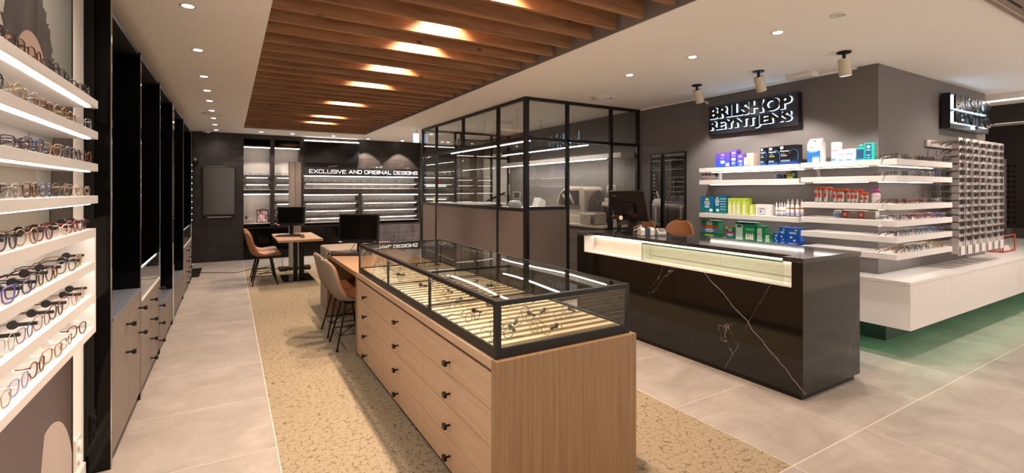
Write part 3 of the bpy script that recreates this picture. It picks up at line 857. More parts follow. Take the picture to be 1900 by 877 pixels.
bay('bank of taupe drawers under a glass display box, nearer to the white shelves', 4.342, 5.383, 0.71, 2, r4, 'drawer', [a + 0.085 for a, b in r4], True)
bay('low plain taupe cabinet with a blue grey top before the wide pillar', 5.442, 6.498, 0.40, 1, [(0.06, 0.378)], 'drawer', [None])
bay('low plain taupe cabinet with a blue grey top after the wide pillar', 6.722, 7.928, 0.40, 1, [(0.06, 0.378)], 'drawer', [None])
bay('bank of small taupe drawers under a glass display box at the far end', 7.992, 9.518, 0.71, 3, r4, 'drawer', [a + 0.085 for a, b in r4], True)
for i, (a, b, zs) in enumerate(((3.347, 4.283, (1.05, 1.25, 1.45, 1.65)), (4.342, 5.383, (1.15, 1.35, 1.55, 1.75)), (5.442, 6.498, (0.8, 1.1, 1.4)))):
    t = thing('glass_shelves', 'dark glass shelves inside the black niche above the %s cabinet' % ORD[i], 'shelves', (-0.85, a, zs[0]))
    for z in zs: ob('glass_shelf', BX(-1.068, -0.80, a + .002, b - .002, z - 0.006, z), P('#1d2022', 0.1, name='smoked_glass'), t)
pl = thing('display_column', 'black display column with a vertical row of tiny white dots by the back wall', 'display column', (-0.6, 10.3, 0))
ob('column', BX(-0.68, -0.585, 10.2, 10.4, 0.012, 2.1), BLACKG, pl)
ob('base_plate', BX(-0.69, -0.455, 9.82, 10.85, 0.0, 0.012), BLACKM, pl)
for i in range(10): ob('dot', MB().box(-0.585, -0.580, 10.29, 10.31, 0.95 + 0.11*i, 0.965 + 0.11*i), EM('dot_glow', (1, .9, .8), 1.6), pl)
cb = ob('floor_cable', MB().tube([(-0.46, 10.3, 0.006), (-0.2, 10.15, 0.006), (0.1, 9.95, 0.006), (0.35, 10.25, 0.006), (0.6, 10.1, 0.009), (0.85, 9.95, 0.009), (0.92, 9.85, 0.012)], 0.005, 6), BLACKP, loc=(0, 10, 0))
tag(cb, 'thin black cable lying across the floor towards the silver column', 'cable')

# ============================================================ BACK WALL FURNITURE
scr = thing('portrait_screen', 'tall dark switched-off screen hung upright on the dark stone wall', 'screen', (-0.19, 11.7, 0.97))
ob('bezel', BX(-0.485, 0.108, 11.63, 11.696, 0.968, 1.99), BLACKP, scr, bevel=0.006)
ob('panel', BX(-0.46, 0.083, 11.627, 11.63, 0.995, 1.965), P('#3d3833', 0.16, name='grey_glossy_screen'), scr)
ob('lower_bar', BX(-0.40, 0.03, 11.64, 11.69, 0.925, 0.945), STEEL, scr)
spk = thing('wall_speaker', 'small black wall speaker up by the corner next to the dark screen', 'speaker', (-0.6, 11.6, 2.1))
ob('cabinet', BX(-0.66, -0.535, 11.55, 11.69, 2.06, 2.34), BLACKP, spk, bevel=0.01); ob('bracket', BX(-0.61, -0.58, 11.68, 11.70, 2.15, 2.25), BLACKM, spk)
ob('tweeter', MB().cyl((-0.598, 11.551, 2.12), (-0.598, 11.545, 2.12), 0.025, 14), STEEL, spk)

def niche(name, label, x0, x1, z0, z1, shelves, led=True, topled=True, side=True):
    t = thing(name, label, 'shelf unit', ((x0+x1)/2, YB, z0))
    ob('back_panel', BX(x0, x1, YR - 0.06, YR - 0.05, z0, z1), WHITEM, t)
    ob('floor_panel', BX(x0, x1, YB + 0.01, YR - 0.062, z0 - 0.001, z0 + 0.01), WHITEM, t)
    if topled: ob('led_strip', BX(x0 + 0.004, x1 - 0.004, YB + 0.012, YB + 0.04, z1 - 0.024, z1 - 0.008), LEDB, t)
    for zs, th in shelves:
        ob('shelf', BX(x0, x1, YB + 0.002, YR - 0.064, zs - th, zs), P('#4a413d', 0.45, name='dark_shelf'), t)
        ob('led_strip', BX(x0 + 0.05, x1 - 0.05, YB + 0.01, YB + 0.032, zs - th - 0.013, zs - th - 0.0005), LEDB, t)
    return t
niche('lit_niche', 'lit white niche over two rows of glasses, next to the dark stone', 0.257, 0.767, 1.50, 2.435, [(1.82, 0.053), (1.663, 0.047)])
niche('lit_niche', 'lit white niche over two rows of glasses, behind the silver column', 0.852, 1.363, 1.50, 2.435, [(1.82, 0.053), (1.663, 0.047)])
niche('lit_niche', 'lower lit white niche holding a framed picture and a small pink stand', 0.257, 0.767, 0.766, 1.42, [])
niche('lit_niche', 'lower lit niche with rows of glasses behind the silver column', 0.852, 1.363, 0.745, 1.42, [(1.242, 0.055), (1.072, 0.057), (0.902, 0.056)])
niche('lit_shelves', 'wide lit shelf bay with two rows directly under the white lettering', 1.449, 4.14, 1.527, 1.832, [(1.688, 0.046)])
niche('lit_shelves', 'lower lit shelf bay of four rows beside the silver column', 1.449, 2.644, 0.745, 1.40, [(1.242, 0.057), (1.072, 0.057), (0.902, 0.056)])
niche('lit_shelves', 'lower lit shelf bay of four rows next to the glass room', 2.741, 4.141, 0.745, 1.40, [(1.242, 0.057), (1.072, 0.057), (0.902, 0.056)])
for x in (0.257, 0.852):
    hp = ob('gloss_header', BX(x, x + 0.51, YB - 0.006, YB + 0.011, 2.46, 2.60), BLACKG, loc=(x + 0.25, YB, 2.46))
    tag(hp, 'black gloss header panel above the lit niche %s' % ('next to the dark stone' if x < 0.5 else 'behind the silver column'), 'panel')
tv = thing('wide_screen', 'wide black switched-off screen with a light line above the white lettering', 'screen', (2.05, 11.69, 2.12))
ob('bezel', BX(1.452, 2.652, 11.63, 11.695, 2.12, 2.60), BLACKP, tv, bevel=0.004); ob('panel', BX(1.465, 2.64, 11.626, 11.63, 2.135, 2.585), SCREEN, tv)
ob('led_strip', BX(1.452, 2.652, 11.64, 11.67, 2.608, 2.628), LEDB, tv)

# squared letters drawn as strokes
GL = {'E': (.86, [[(.86,0),(0,0),(0,1),(.86,1)],[(0,.5),(.74,.5)]]), 'X': (.92, [[(0,0),(.92,1)],[(0,1),(.92,0)]]), 'C': (.88, [[(.88,.22),(.88,.1),(.78,0),(.1,0),(0,.1),(0,.9),(.1,1),(.78,1),(.88,.9),(.88,.78)]]),
      'L': (.78, [[(0,1),(0,0),(.78,0)]]), 'U': (.92, [[(0,1),(0,.1),(.1,0),(.82,0),(.92,.1),(.92,1)]]), 'S': (.88, [[(0,.2),(0,.1),(.1,0),(.78,0),(.88,.1),(.88,.4),(.78,.5),(.1,.5),(0,.6),(0,.9),(.1,1),(.78,1),(.88,.9),(.88,.8)]]),
      'I': (.0, [[(0,0),(0,1)]]), 'V': (.95, [[(0,1),(.47,0),(.95,1)]]), 'A': (1.0, [[(0,0),(.5,1),(1,0)],[(.2,.3),(.8,.3)]]), 'N': (.92, [[(0,0),(0,1),(.92,0),(.92,1)]]),
      'D': (.92, [[(0,0),(0,1),(.78,1),(.92,.86),(.92,.14),(.78,0),(0,0)]]), 'O': (.96, [[(.1,0),(.86,0),(.96,.1),(.96,.9),(.86,1),(.1,1),(0,.9),(0,.1),(.1,0)]]),
      'R': (.9, [[(0,0),(0,1),(.8,1),(.9,.9),(.9,.55),(.8,.45),(0,.45)],[(.55,.45),(.92,0)]]), 'G': (.92, [[(.92,.8),(.92,.9),(.82,1),(.1,1),(0,.9),(0,.1),(.1,0),(.82,0),(.92,.1),(.92,.48),(.5,.48)]])}
def stroke_letters(name, mat, par, s, org, ux, uy, h, w, ext, th=0.13, gap=0.42, space=0.75):
    x = 0; segs = []; li = 0
    for ch in s:
        if ch == ' ': x += space; continue
        wd, sts = GL[ch]; wd *= 1.35
        for stt in sts:
            for a, b in zip(stt[:-1], stt[1:]): segs.append((li, x + a[0]*1.35, a[1], x + b[0]*1.35, b[1]))
        li += 1; x += wd + gap
    tot = x - gap
    sx = w / tot; ux, uy = Vector(ux), Vector(uy); uz = ux.cross(uy); org = Vector(org)
    mbs = [MB() for _ in range(li)]
    for k, (i, xa, ya, xb, yb) in enumerate(segs):
        a = org + ux * (xa * sx) + uy * (ya * h); b = org + ux * (xb * sx) + uy * (yb * h)
        d = (b - a); L = d.length; d.normalize(); n_ = uz.cross(d); t_ = th * h / 2
        mbs[i].obox((a + b) / 2 + uz * (ext / 2), d * (L / 2 + t_ * 0.9), n_ * t_, uz * (ext / 2 + 0.0002 * (k % 3)))
    for m in mbs: ob(name, m, mat, par)
sg = thing('lettered_band', 'black band with white lettering reading EXCLUSIVE AND ORIGINAL DESIGNS', 'sign', (2.8, 11.69, 1.835))
ob('band', BX(1.449, 4.2, YB - 0.02, YB + 0.0115, 1.838, 2.012), P('#0c0a0b', 0.12, name='sign_black'), sg)
stroke_letters('letter', LETTER, sg, 'EXCLUSIVE AND ORIGINAL DESIGNS', (1.56, YB - 0.021, 1.886), (1, 0, 0), (0, 0, 1), 0.076, 2.55, 0.008)
for x in (1.9, 3.2, 3.85): spot('added_band_spot', (x, 11.52, 2.55), 6.0, 80, 0.5, col=WARM)  # added spots without lamp bodies, brightening the wall and lettered band
for i, x in enumerate((1.9, 2.95, 3.7)):
    t = thing('band_lamp', 'slim chrome lamp arm above the lettered band, %s from the silver column' % ORD[i], 'lamp', (x, 11.69, 2.02), 0, 'lamp arms over the lettered band')
    ob('arm', MB().tube([(x, 11.69, 2.015), (x + 0.1, 11.6, 2.04), (x + 0.24, 11.55, 2.05)], 0.006, 6), CHROME, t)

dk = thing('low_cabinet', 'black gloss low cabinet front along the foot of the back wall', 'cabinet', (1.7, 11.69, 0))
for a, b in ((0.257, 0.98), (0.98, 1.7), (1.7, 2.42), (2.42, 3.099)): ob('front_panel', BX(a + .002, b - .002, YB - 0.03, YB, 0.03, 0.66), BLACKG, dk)
ob('worktop', BX(0.257, 3.099, YB - 0.06, YB, 0.662, 0.69), BLACKM, dk)
gd = thing('mottled_cabinet', 'grey mottled drawer cabinet below the shelves next to the glass room', 'cabinet', (3.6, 11.69, 0))
mott = mottled('mottled_grey', '#4d484a', '#7a7375', 3.5, 0.4, (1, 1, 0.35))
for c_ in range(2):
    for r in range(3):
        d = ob('drawer', BX(3.102 + 0.54*c_, 3.638 + 0.54*c_, YB - 0.03, YB, 0.035 + 0.205*r, 0.235 + 0.205*r), mott, gd)
        x = 3.102 + 0.54*c_ + (0.75*0.54 if c_ == 0 else 0.36)
        ob('knob', MB().cyl((x, YB - 0.03, 0.15 + 0.205*r), (x, YB - 0.055, 0.15 + 0.205*r), 0.014, 8), BLACKM, d)
ph = thing('framed_picture', 'small framed picture of pink blossoms in the lower lit niche', 'picture', (0.62, 11.86, 0.776))
T = Matrix.Translation((0.625, 11.84, 0.776)) @ Matrix.Rotation(-0.12, 4, 'X')
ob('frame', MB().box(-0.115, 0.115, 0, 0.015, 0, 0.285).tr(T), BLACKP, ph)
m, nt, b = newmat('blossom_print')
vo = node(nt, 'ShaderNodeTexVoronoi'); vo.inputs['Scale'].default_value = 16; nt.links.new(coords(nt, (1, 1, 1)), vo.inputs['Vector'])
rr = ramp(nt, [(0.15, '#d9a3ac'), (0.45, '#e6cfcf'), (0.75, '#8d4f5e')]); nt.links.new(vo.outputs['Distance'], rr.inputs[0]); nt.links.new(rr.outputs[0], b.inputs['Base Color'])
ob('print', MB().box(-0.098, 0.098, -0.002, 0.0, 0.018, 0.265).tr(T), m, ph)
ob('carry_arch', MB().tube([(-0.07, 0.006, 0.285), (-0.03, 0.006, 0.305), (0.03, 0.006, 0.305), (0.07, 0.006, 0.285)], 0.006, 6).tr(T), BLACKP, ph)
pk = thing('pink_stand', 'small pink stand with thin legs in the lower lit niche', 'stand', (0.36, 11.8, 0.776))
pinkm = P('#c7959a', 0.5, name='pink_lacquer')
ob('top', BX(0.29, 0.45, 11.76, 11.90, 0.852, 0.864), pinkm, pk)
for x, y in ((0.30, 11.77), (0.44, 11.77), (0.30, 11.89), (0.44, 11.89)): ob('leg', BX(x-.004, x+.004, y-.004, y+.004, 0.776, 0.852), pinkm, pk)
bt = obl('dark_bottle', MB().lathe([(0.0, 0.0), (0.02, 0.0), (0.022, 0.04), (0.012, 0.055), (0.01, 0.075), (0, 0.078)], 14), BLACKP, (0.31, 11.82, 0.864))
tag(bt, 'small dark bottle standing on the little pink stand', 'bottle')
pb = ob('pink_box', BX(0.90, 1.02, 11.80, 11.9, 0.7555, 0.86), P('#d8828f', 0.5, name='pink_box'), loc=(0.96, 11.85, 0.756))
tag(pb, 'small pink box on the lowest niche shelf beside the desk monitor', 'box')

mc = ['black', 'grey', 'dark brown', 'gold', 'burgundy', 'silver', 'tortoiseshell']
ms = ['round', 'rectangular', 'panto', 'square']
def backrow(x0, x1, n, z, phrase, group, every=None):
    for k in range(n):
        x = x0 + (x1 - x0) * (k + 0.5) / n
        c_ = random.choice(mc); s_ = random.choice(ms)
        mini(s_, 0.0026, c_, LENS, (x, YB + 0.055, z + 0.0008), random.uniform(-.12, .12), '%s eyeglasses, %s along %s' % (c_, ORD[k], phrase), group)
for x0, nm in ((0.275, 'niche beside the dark stone'), (0.87, 'niche behind the silver column')):
    for z, rn in ((1.82, 'top'), (1.663, 'middle'), (1.511, 'bottom')):
        backrow(x0, x0 + 0.48, 3, z, '%s row of the %s' % (rn, nm), 'eyeglasses in the lit niches')
for z, rn in ((1.242, 'top'), (1.072, 'second'), (0.902, 'third')):
    backrow(0.87, 1.35, 3, z, '%s row of the lower niche behind the column' % rn, 'eyeglasses in the lit niches')
for z, rn in ((1.688, 'upper'), (1.538, 'lower')):
    backrow(1.47, 4.12, 12, z, 'the %s row directly under the white lettering' % rn, 'eyeglasses under the white lettering')
for z, rn in ((1.242, 'top'), (1.072, 'second'), (0.902, 'third'), (0.756, 'bottom')):
    backrow(1.46, 2.62, 7, z, 'the %s row of the shelf bay by the column' % rn, 'eyeglasses in the lower shelf bays')
    backrow(2.76, 4.12, 9, z, 'the %s row of the shelf bay by the glass room' % rn, 'eyeglasses in the lower shelf bays')

# ============================================================ GLASS ROOM
GX, GY0, GY1 = 3.29, 5.2, 9.05
gp = thing('glass_partition', 'black framed glass room partition reaching the ceiling beside the counter', 'partition', (GX, GY0, 0))
def bar(name, *a): return ob(name, BX(*a), BLACKM, gp)
h_ = 0.025
# posts: corner, side, front
for (x, y, z0, z1) in ((GX, GY0, 0, 2.7), (GX, 5.94, 0, 2.66), (GX, 7.12, 2.20, 2.66), (GX, 8.29, 0, 2.66), (GX, 9.02, 0, 2.7), (3.95, GY0, 0, 2.66), (4.735, GY0, 0, 2.66), (5.262, GY0, 0, 2.7)):
    w2 = 0.029 if (x, y) == (GX, GY0) else 0.022
    bar('post', x - w2, x + w2, y - w2, y + w2, z0 + 0.001, z1 - 0.001)
bar('top_rail', GX - h_, GX + h_, GY0 + .035, GY1 - .055, 2.66, 2.698); bar('top_rail', GX + .035, 5.239, GY0 - h_, GY0 + h_, 2.66, 2.698)
bar('transom', GX - .022, GX + .022, GY0 + .035, GY1 - .055, 2.145, 2.185); bar('transom', GX + .035, 5.239, GY0 - .022, GY0 + .022, 2.145, 2.185)
bar('sill_rail', GX - h_, GX + h_, GY0 + .035, GY1 - .055, 1.225, 1.262); bar('sill_rail', GX + .035, 3.927, GY0 - h_, GY0 + h_, 1.24, 1.278)
bar('bottom_rail', GX - .02, GX + .02, GY0 + .035, GY1 - .055, 0.001, 0.04); bar('bottom_rail', GX + .035, 5.239, GY0 - .02, GY0 + .02, 0.001, 0.04)
pan = P('#675d57', 0.55, spec=0.3, name='taupe_lower_panel')
for a, b in ((5.24, 5.917), (5.963, 8.267), (8.313, 8.99)): ob('lower_panel', BX(GX - .012, GX + .012, a, b, 0.041, 1.224), pan, gp)
ob('lower_panel', BX(GX + .036, 3.927, GY0 - .012, GY0 + .012, 0.041, 1.239), pan, gp)
for a, b in ((5.236, 5.917), (5.963, 7.095), (7.145, 8.267), (8.313, 8.995)): ob('glass_pane', BX(GX - .004, GX + .004, a, b, 2.186, 2.659), GLASS, gp)
for a, b in ((5.236, 5.917), (5.963, 8.267), (8.313, 8.995)): ob('glass_pane', BX(GX - .004, GX + .004, a, b, 1.263, 2.144), GLASS, gp)
for a, b in ((GX + .036, 3.927), (3.973, 4.712), (4.758, 5.238)): ob('glass_pane', BX(a, b, GY0 - .004, GY0 + .004, 2.186, 2.659), GLASS, gp)
ob('glass_pane', BX(GX + .036, 3.927, GY0 - .004, GY0 + .004, 1.279, 2.144), GLASS, gp)
ob('glass_door', BX(3.974, 4.711, GY0 - .004, GY0 + .004, 0.042, 2.144), GLASS, gp)
ob('glass_pane', BX(4.758, 5.238, GY0 - .004, GY0 + .004, 0.042, 2.144), GLASS, gp)
hd = ob('door_handle', MB().cyl((4.66, GY0 - .03, 0.95), (4.66, GY0 - .03, 1.25), 0.009, 8), BLACKM, gp)
# rear screen
rs = thing('rear_glass_screen', 'black framed glass screen at the rear of the glass room', 'partition', (GX + .05, GY1, 0))
for x, z0 in ((3.34, 0.001), (3.998, 0.001), (4.13, 0.001), (4.84, 0.001), (5.26, 0.001)): ob('post', BX(x - .02, x + .02, GY1 - .02, GY1 + .02, z0, 2.699), BLACKM, rs)
for a, b in ((3.361, 3.977), (4.019, 4.109), (4.151, 4.819), (4.861, 5.239)):
    ob('rail', BX(a, b, GY1 - .02, GY1 + .02, 2.655, 2.698), BLACKM, rs); ob('rail', BX(a, b, GY1 - .02, GY1 + .02, 2.16, 2.20), BLACKM, rs)
    if b < 4.0 or a > 4.14: ob('glass_pane', BX(a, b, GY1 - .004, GY1 + .004, 0.05, 2.159), GLASS, rs)
    ob('glass_pane', BX(a, b, GY1 - .004, GY1 + .004, 2.201, 2.654), GLASS, rs)
def pend(x, y0, y1, z, label, wires):
    t = thing('pendant_light', label, 'pendant light', (x, (y0+y1)/2, z))
    ob('housing', BX(x - .03, x + .03, y0, y1, z + 0.006, z + 0.075), BLACKM, t)
    ob('diffuser', BX(x - .016, x + .016, y0 + .004, y1 - .004, z, z + 0.0055), LEDP, t)
    for y in wires: ob('wire', MB().cyl((x, y, z + .076), (x, y, 2.699), 0.003, 5), STEEL, t); ob('ceiling_cup', MB().cyl((x, y, 2.68), (x, y, 2.699), 0.025, 12), WHITEM, t)
pend(3.7, 5.75, 8.55, 2.2, 'long black pendant light line nearer the partition in the glass room', (6.1, 7.15, 8.2))
pend(4.6, 5.56, 8.1, 2.165, 'long black pendant light line nearer the grey wall in the glass room', (5.9, 6.8, 7.7))
wsf = thing('wall_shelf', 'long pale wall shelf with a light line inside the glass room', 'shelf', (5.289, 7, 1.98))
ob('shelf_board', BX(4.99, 5.288, 5.26, 8.9, 1.985, 2.06), P('#b5aca4', 0.45, name='pale_grey_lacquer'), wsf, bevel=0.004)
ob('led_strip', BX(5.0, 5.012, 5.6, 8.86, 1.978, 1.9845), LEDP, wsf)
# bench with instruments
bn = thing('workbench', 'pale worktop on a grey base inside the glass room', 'workbench', (4.95, 7.0, 0))
ob('worktop', BX(4.66, 5.288, 5.3, 8.95, 0.935, 0.967), P('#c8bfae', 0.5, name='cream_worktop'), bn, bevel=0.003)
for a, b in ((5.3, 6.2), (6.2, 7.1), (7.1, 8.0), (8.0, 8.95)): ob('front_panel', BX(4.70, 4.72, a + .002, b - .002, 0.05, 0.93), GREYL, bn)
ob('base', BX(4.722, 5.288, 5.3, 8.95, 0.0, 0.93), DARK, bn)
b2 = thing('white_desk', 'white desk across the rear of the glass room', 'desk', (4.0, 8.6, 0))
ob('desktop', BX(3.36, 4.655, 8.1, 8.95, 1.22, 1.25), WHITE, b2); ob('front_panel', BX(3.4, 4.6, 8.14, 8.16, 0.0, 1.219), GREYL, b2)
for x in (3.4, 4.58): ob('leg', BX(x, x + .04, 8.17, 8.9, 0, 1.219), WHITE, b2)
b3 = thing('white_desk', 'white desk behind the front panel of the glass room', 'desk', (3.6, 5.9, 0))
ob('desktop', BX(3.34, 4.2, 5.95, 6.6, 1.20, 1.235), WHITE, b3)
for x, y in ((3.36, 5.97), (4.16, 5.97), (3.36, 6.56), (4.16, 6.56)): ob('leg', BX(x, x + .03, y, y + .03, 0, 1.199), WHITE, b3)
IVORY = P('#b9aea0', 0.4, name='ivory_plastic'); GREYP = P('#7d7873', 0.4, name='grey_plastic')
# lens edger: big arched machine
eg = thing('lens_edger', 'large ivory machine with an arched hood and grey side on the worktop', 'machine', (4.98, 6.2, 0.967))
def arch(y0, y1, z0, zs, zt, n=10):
    pts = [(y0, z0), (y1, z0), (y1, zs)]
    for i in range(n + 1):
        a = PI / 2 * i / n
        pts.append((y1 - (1 - math.cos(a)) * 0 - (y1 - y0) * 0.42 * (1 - math.cos(a)), zs + (zt - zs) * math.sin(a)))
    pts.append((y0 + 0.06, zt)); pts.append((y0, zt - 0.05))
    return pts
ey0, ey1 = 5.87, 6.62
body = MB().prism([(4.80, y, z) for y, z in arch(ey0, ey1, 0.972, 1.22, 1.55)], (0.40, 0, 0))
ob('hood', body, IVORY, eg, bevel=0.03)
ob('base_front', BX(4.785, 5.21, ey0 + .01, ey1 - .01, 0.968, 1.10), P('#c4b9a9', 0.4, name='ivory_base'), eg, bevel=0.01)
ob('side_panel', MB().prism([(x, ey0 - 0.003, z) for x, z in ((4.86, 1.15), (5.18, 1.15), (5.18, 1.44), (5.08, 1.50), (4.98, 1.46), (4.88, 1.34))], (0, -0.006, 0)), GREYP, eg)
ob('front_band', BX(4.792, 4.80, ey0 + .10, ey1 - .02, 1.19, 1.245), GREYP, eg)
ob('window', MB().prism([(4.795, y, z) for y, z in ((ey0 + .14, 1.26), (ey1 - .05, 1.26), (ey1 - .12, 1.43), (ey1 - .22, 1.49), (ey0 + .14, 1.49))], (-0.006, 0, 0)), P('#4f4843', 0.2, name='dark_window'), eg)
ob('inner_arm', MB().tube([(4.785, ey0 + .25, 1.27), (4.78, ey0 + .33, 1.38), (4.785, ey0 + .40, 1.47)], 0.02, 8), IVORY, eg); ob('inner_arm', MB().tube([(4.785, ey0 + .42, 1.27), (4.78, ey0 + .48, 1.36), (4.785, ey0 + .55, 1.42)], 0.02, 8), P('#8f6b5d', 0.5, name='reddish_part'), eg)
ob('side_letter', shift_text(MB(), 'b', (5.06, ey0 - 0.0095, 1.32), (1, 0, 0), (0, 0, 1), 0.10, None, 0.002, 0.01), P('#a9a49e', 0.4, name='pale_mark'), eg)
ob('badge', MB().box(4.782, 4.785, 6.48, 6.51, 1.06, 1.075).box(4.782, 4.785, 6.46, 6.53, 1.045, 1.05), GREYP, eg)
# tracer with tilted screen and a small box
tc_ = thing('lens_tracer', 'ivory instrument with a tilted dark screen beside the arched machine', 'machine', (5.1, 5.5, 0.967))
ob('pedestal', MB().lathe([(0.13, 0.0), (0.11, 0.02), (0.05, 0.10), (0.05, 0.30), (0.09, 0.34), (0.0, 0.345)], 20, (5.10, 5.50, 0.967)), IVORY, tc_)
Tm = Matrix.Translation((5.03, 5.47, 1.44)) @ Matrix.Rotation(-0.35, 4, 'Z') @ Matrix.Rotation(0.22, 4, 'Y')
ob('head', MB().box(-0.06, 0.22, -0.18, 0.18, -0.14, 0.13).tr(Tm), IVORY, tc_, bevel=0.03)
ob('screen', MB().box(-0.066, -0.0605, -0.14, 0.14, -0.08, 0.11).tr(Tm), P('#4c4743', 0.2, name='grey_screen'), tc_)
ob('chin', MB().box(-0.10, 0.10, -0.13, 0.13, -0.21, -0.145).tr(Tm), P('#c4b9a9', 0.4, name='ivory_base'), tc_, bevel=0.01)
bx = thing('control_box', 'small ivory and grey control box in front of the tilted instrument', 'machine', (4.78, 5.72, 0.967))
ob('casing', BX(4.68, 4.93, 5.50, 5.85, 0.968, 1.15), IVORY, bx, bevel=0.02)
ob('grey_side', BX(4.674, 4.69, 5.50, 5.58, 0.975, 1.12), GREYP, bx); ob('grey_lid', BX(4.71, 4.91, 5.53, 5.82, 1.1505, 1.158), GREYP, bx)
ob('switch', BX(4.670, 4.674, 5.53, 5.555, 1.0, 1.06), BLACKP, bx); ob('badge', MB().box(4.676, 4.68, 5.69, 5.71, 1.08, 1.10).box(4.676, 4.68, 5.67, 5.73, 1.06, 1.066), GREYP, bx)
pr = thing('desk_instrument', 'pale instrument with a small tilted screen behind the partition corner', 'machine', (3.75, 6.25, 1.235))
ob('body', MB().lathe([(0.10, 0.0), (0.11, 0.05), (0.08, 0.10), (0, 0.11)], 18, (3.72, 6.2, 1.236)), P('#b7bbc0', 0.35, name='cool_white_plastic'), pr)
Tm = Matrix.Translation((3.74, 6.18, 1.36)) @ Matrix.Rotation(-0.7, 4, 'Z') @ Matrix.Rotation(-0.35, 4, 'X')
ob('screen_frame', MB().box(-0.06, 0.06, -0.012, 0.012, 0, 0.12).tr(Tm), IVORY, pr, bevel=0.005); ob('screen', MB().box(-0.04, 0.04, -0.016, -0.0125, 0.02, 0.10).tr(Tm), P('#5c6058', 0.2, name='dull_screen'), pr)
pr = thing('tray_printer', 'white upright slanted device beside the door post in the glass room', 'machine', (4.3, 7.0, 0.967))
ob('slanted_case', MB().prism([(4.72, 7.2, 0.968), (4.98, 7.2, 0.968), (4.98, 7.2, 1.30), (4.86, 7.2, 1.36)], (0, 0.2, 0)), WHITE, pr, bevel=0.01); ob('slot', BX(4.80, 4.82, 7.195, 7.199, 1.05, 1.15), BLACKP, pr)
# passage items beyond the rear screen
ps = thing('passage_shelf', 'white lit shelf beyond the rear screen with a red box on it', 'shelf', (4.4, 11.9, 1.6)); ob('shelf_board', BX(4.36, 4.95, 11.75, 11.998, 1.60, 1.65), WHITE, ps); ob('led_strip', BX(4.38, 4.93, 11.76, 11.78, 1.59, 1.5995), LEDB, ps)
ps = thing('passage_shelf', 'lower white lit shelf beyond the rear screen', 'shelf', (4.4, 11.9, 1.3)); ob('shelf_board', BX(4.36, 4.95, 11.75, 11.998, 1.25, 1.30), WHITE, ps); ob('led_strip', BX(4.38, 4.93, 11.76, 11.78, 1.24, 1.2495), LEDB, ps)
tag(ob('red_box', BX(4.66, 4.82, 11.80, 11.95, 1.651, 1.76), P('#8c1f1c', 0.5, name='red_card'), loc=(4.74, 11.87, 1.651)), 'red box on the white shelf beyond the rear glass screen', 'box')
pc = thing('passage_counter', 'pale counter beyond the rear glass screen carrying a green bottle', 'counter', (4.4, 11.4, 0)); ob('top', BX(4.3, 5.0, 11.0, 11.6, 1.05, 1.09), WHITE, pc); ob('body', BX(4.34, 4.96, 11.04, 11.56, 0, 1.049), GREYL, pc)
gb = thing('green_bottle', 'lime green bottle on the pale counter beyond the rear screen', 'bottle', (4.42, 11.2, 1.091))
lime = P('#9bb02f', 0.35, name='lime_plastic')
ob('body', MB().lathe([(0.0, 0), (0.06, 0), (0.06, 0.16), (0.035, 0.2), (0, 0.2)], 16), lime, gb, local=True); ob('spout', MB().box(-0.02, 0.07, -0.02, 0.02, 0.201, 0.24), lime, gb, local=True)

# ============================================================ BLACK MARBLE COUNTER
CX0, CX1, CY0, CY1 = 3.48, 4.30, 1.85, 4.39
ct = thing('cash_counter', 'black marble cash counter with a cream lit display slot along its front', 'counter', (CX0, CY0, 0))
ob('plinth', BX(CX0 + .03, CX1 - .04, CY0 + .025, CY1 - .02, 0, 0.045), BLACKM, ct)
mb = MB(); mb.box(CX0, CX1, CY0, CY1, 0.046, 0.796); ob('marble_body', mb, MARBLE, ct)
ob('marble_end', BX(CX0, CX1, CY0, 1.93, 0.796, 0.98), MARBLE, ct); ob('marble_end', BX(CX0, CX1, 4.265, CY1, 0.796, 0.98), MARBLE, ct)
ob('rear_body', BX(3.64, CX1, 1.931, 4.264, 0.796, 0.98), BLACKM, ct)
ob('slot_floor', BX(CX0 + .001, 3.62, 1.931, 4.264, 0.7965, 0.808), WHITE, ct)
for a, b in ((1.931, 2.60), (2.602, 3.40), (3.402, 4.252)): ob('cream_panel', BX(3.615, 3.639, a, b, 0.809, 0.9795), CREAM, ct)
ob('slot_side', BX(CX0 + .001, 3.62, 4.252, 4.264, 0.809, 0.979), WHITE, ct)
TOPM = mottled('dark_polished_top', '#262426', '#3a3839', 30, 0.08)
tp = MB(); tp.box(3.60, CX1 + .005, CY0 - .008, CY1 + .008, 0.981, 1.014); tp.box(CX0 - .008, 3.5995, CY0 - .008, 1.99, 0.981, 1.014); tp.box(CX0 - .008, 3.5995, 4.19, CY1 + .008, 0.981, 1.014)
ob('worktop', tp, TOPM, ct)
ob('glass_front', BX(CX0 + .002, CX0 + .010, 1.992, 3.38, 0.809, 0.972), GLASSG, ct); ob('glass_side', BX(CX0 + .011, 3.60, 3.372, 3.38, 0.809, 0.972), GLASSG, ct)
ob('glass_top', BX(CX0 + .002, 3.598, 1.992, 3.38, 0.973, 0.981), GLASSG, ct)
ob('glass_edge', MB().box(CX0, CX0 + .002, 1.992, 3.38, 0.970, 0.982).box(CX0, CX0 + .004, 3.377, 3.381, 0.809, 0.970), GEDGE, ct)
ob('led_strip', BX(3.601, 3.614, 1.95, 4.24, 0.9801, 0.9808), EM('slot_led', (1.0, 0.92, 0.78), 11.0), ct)

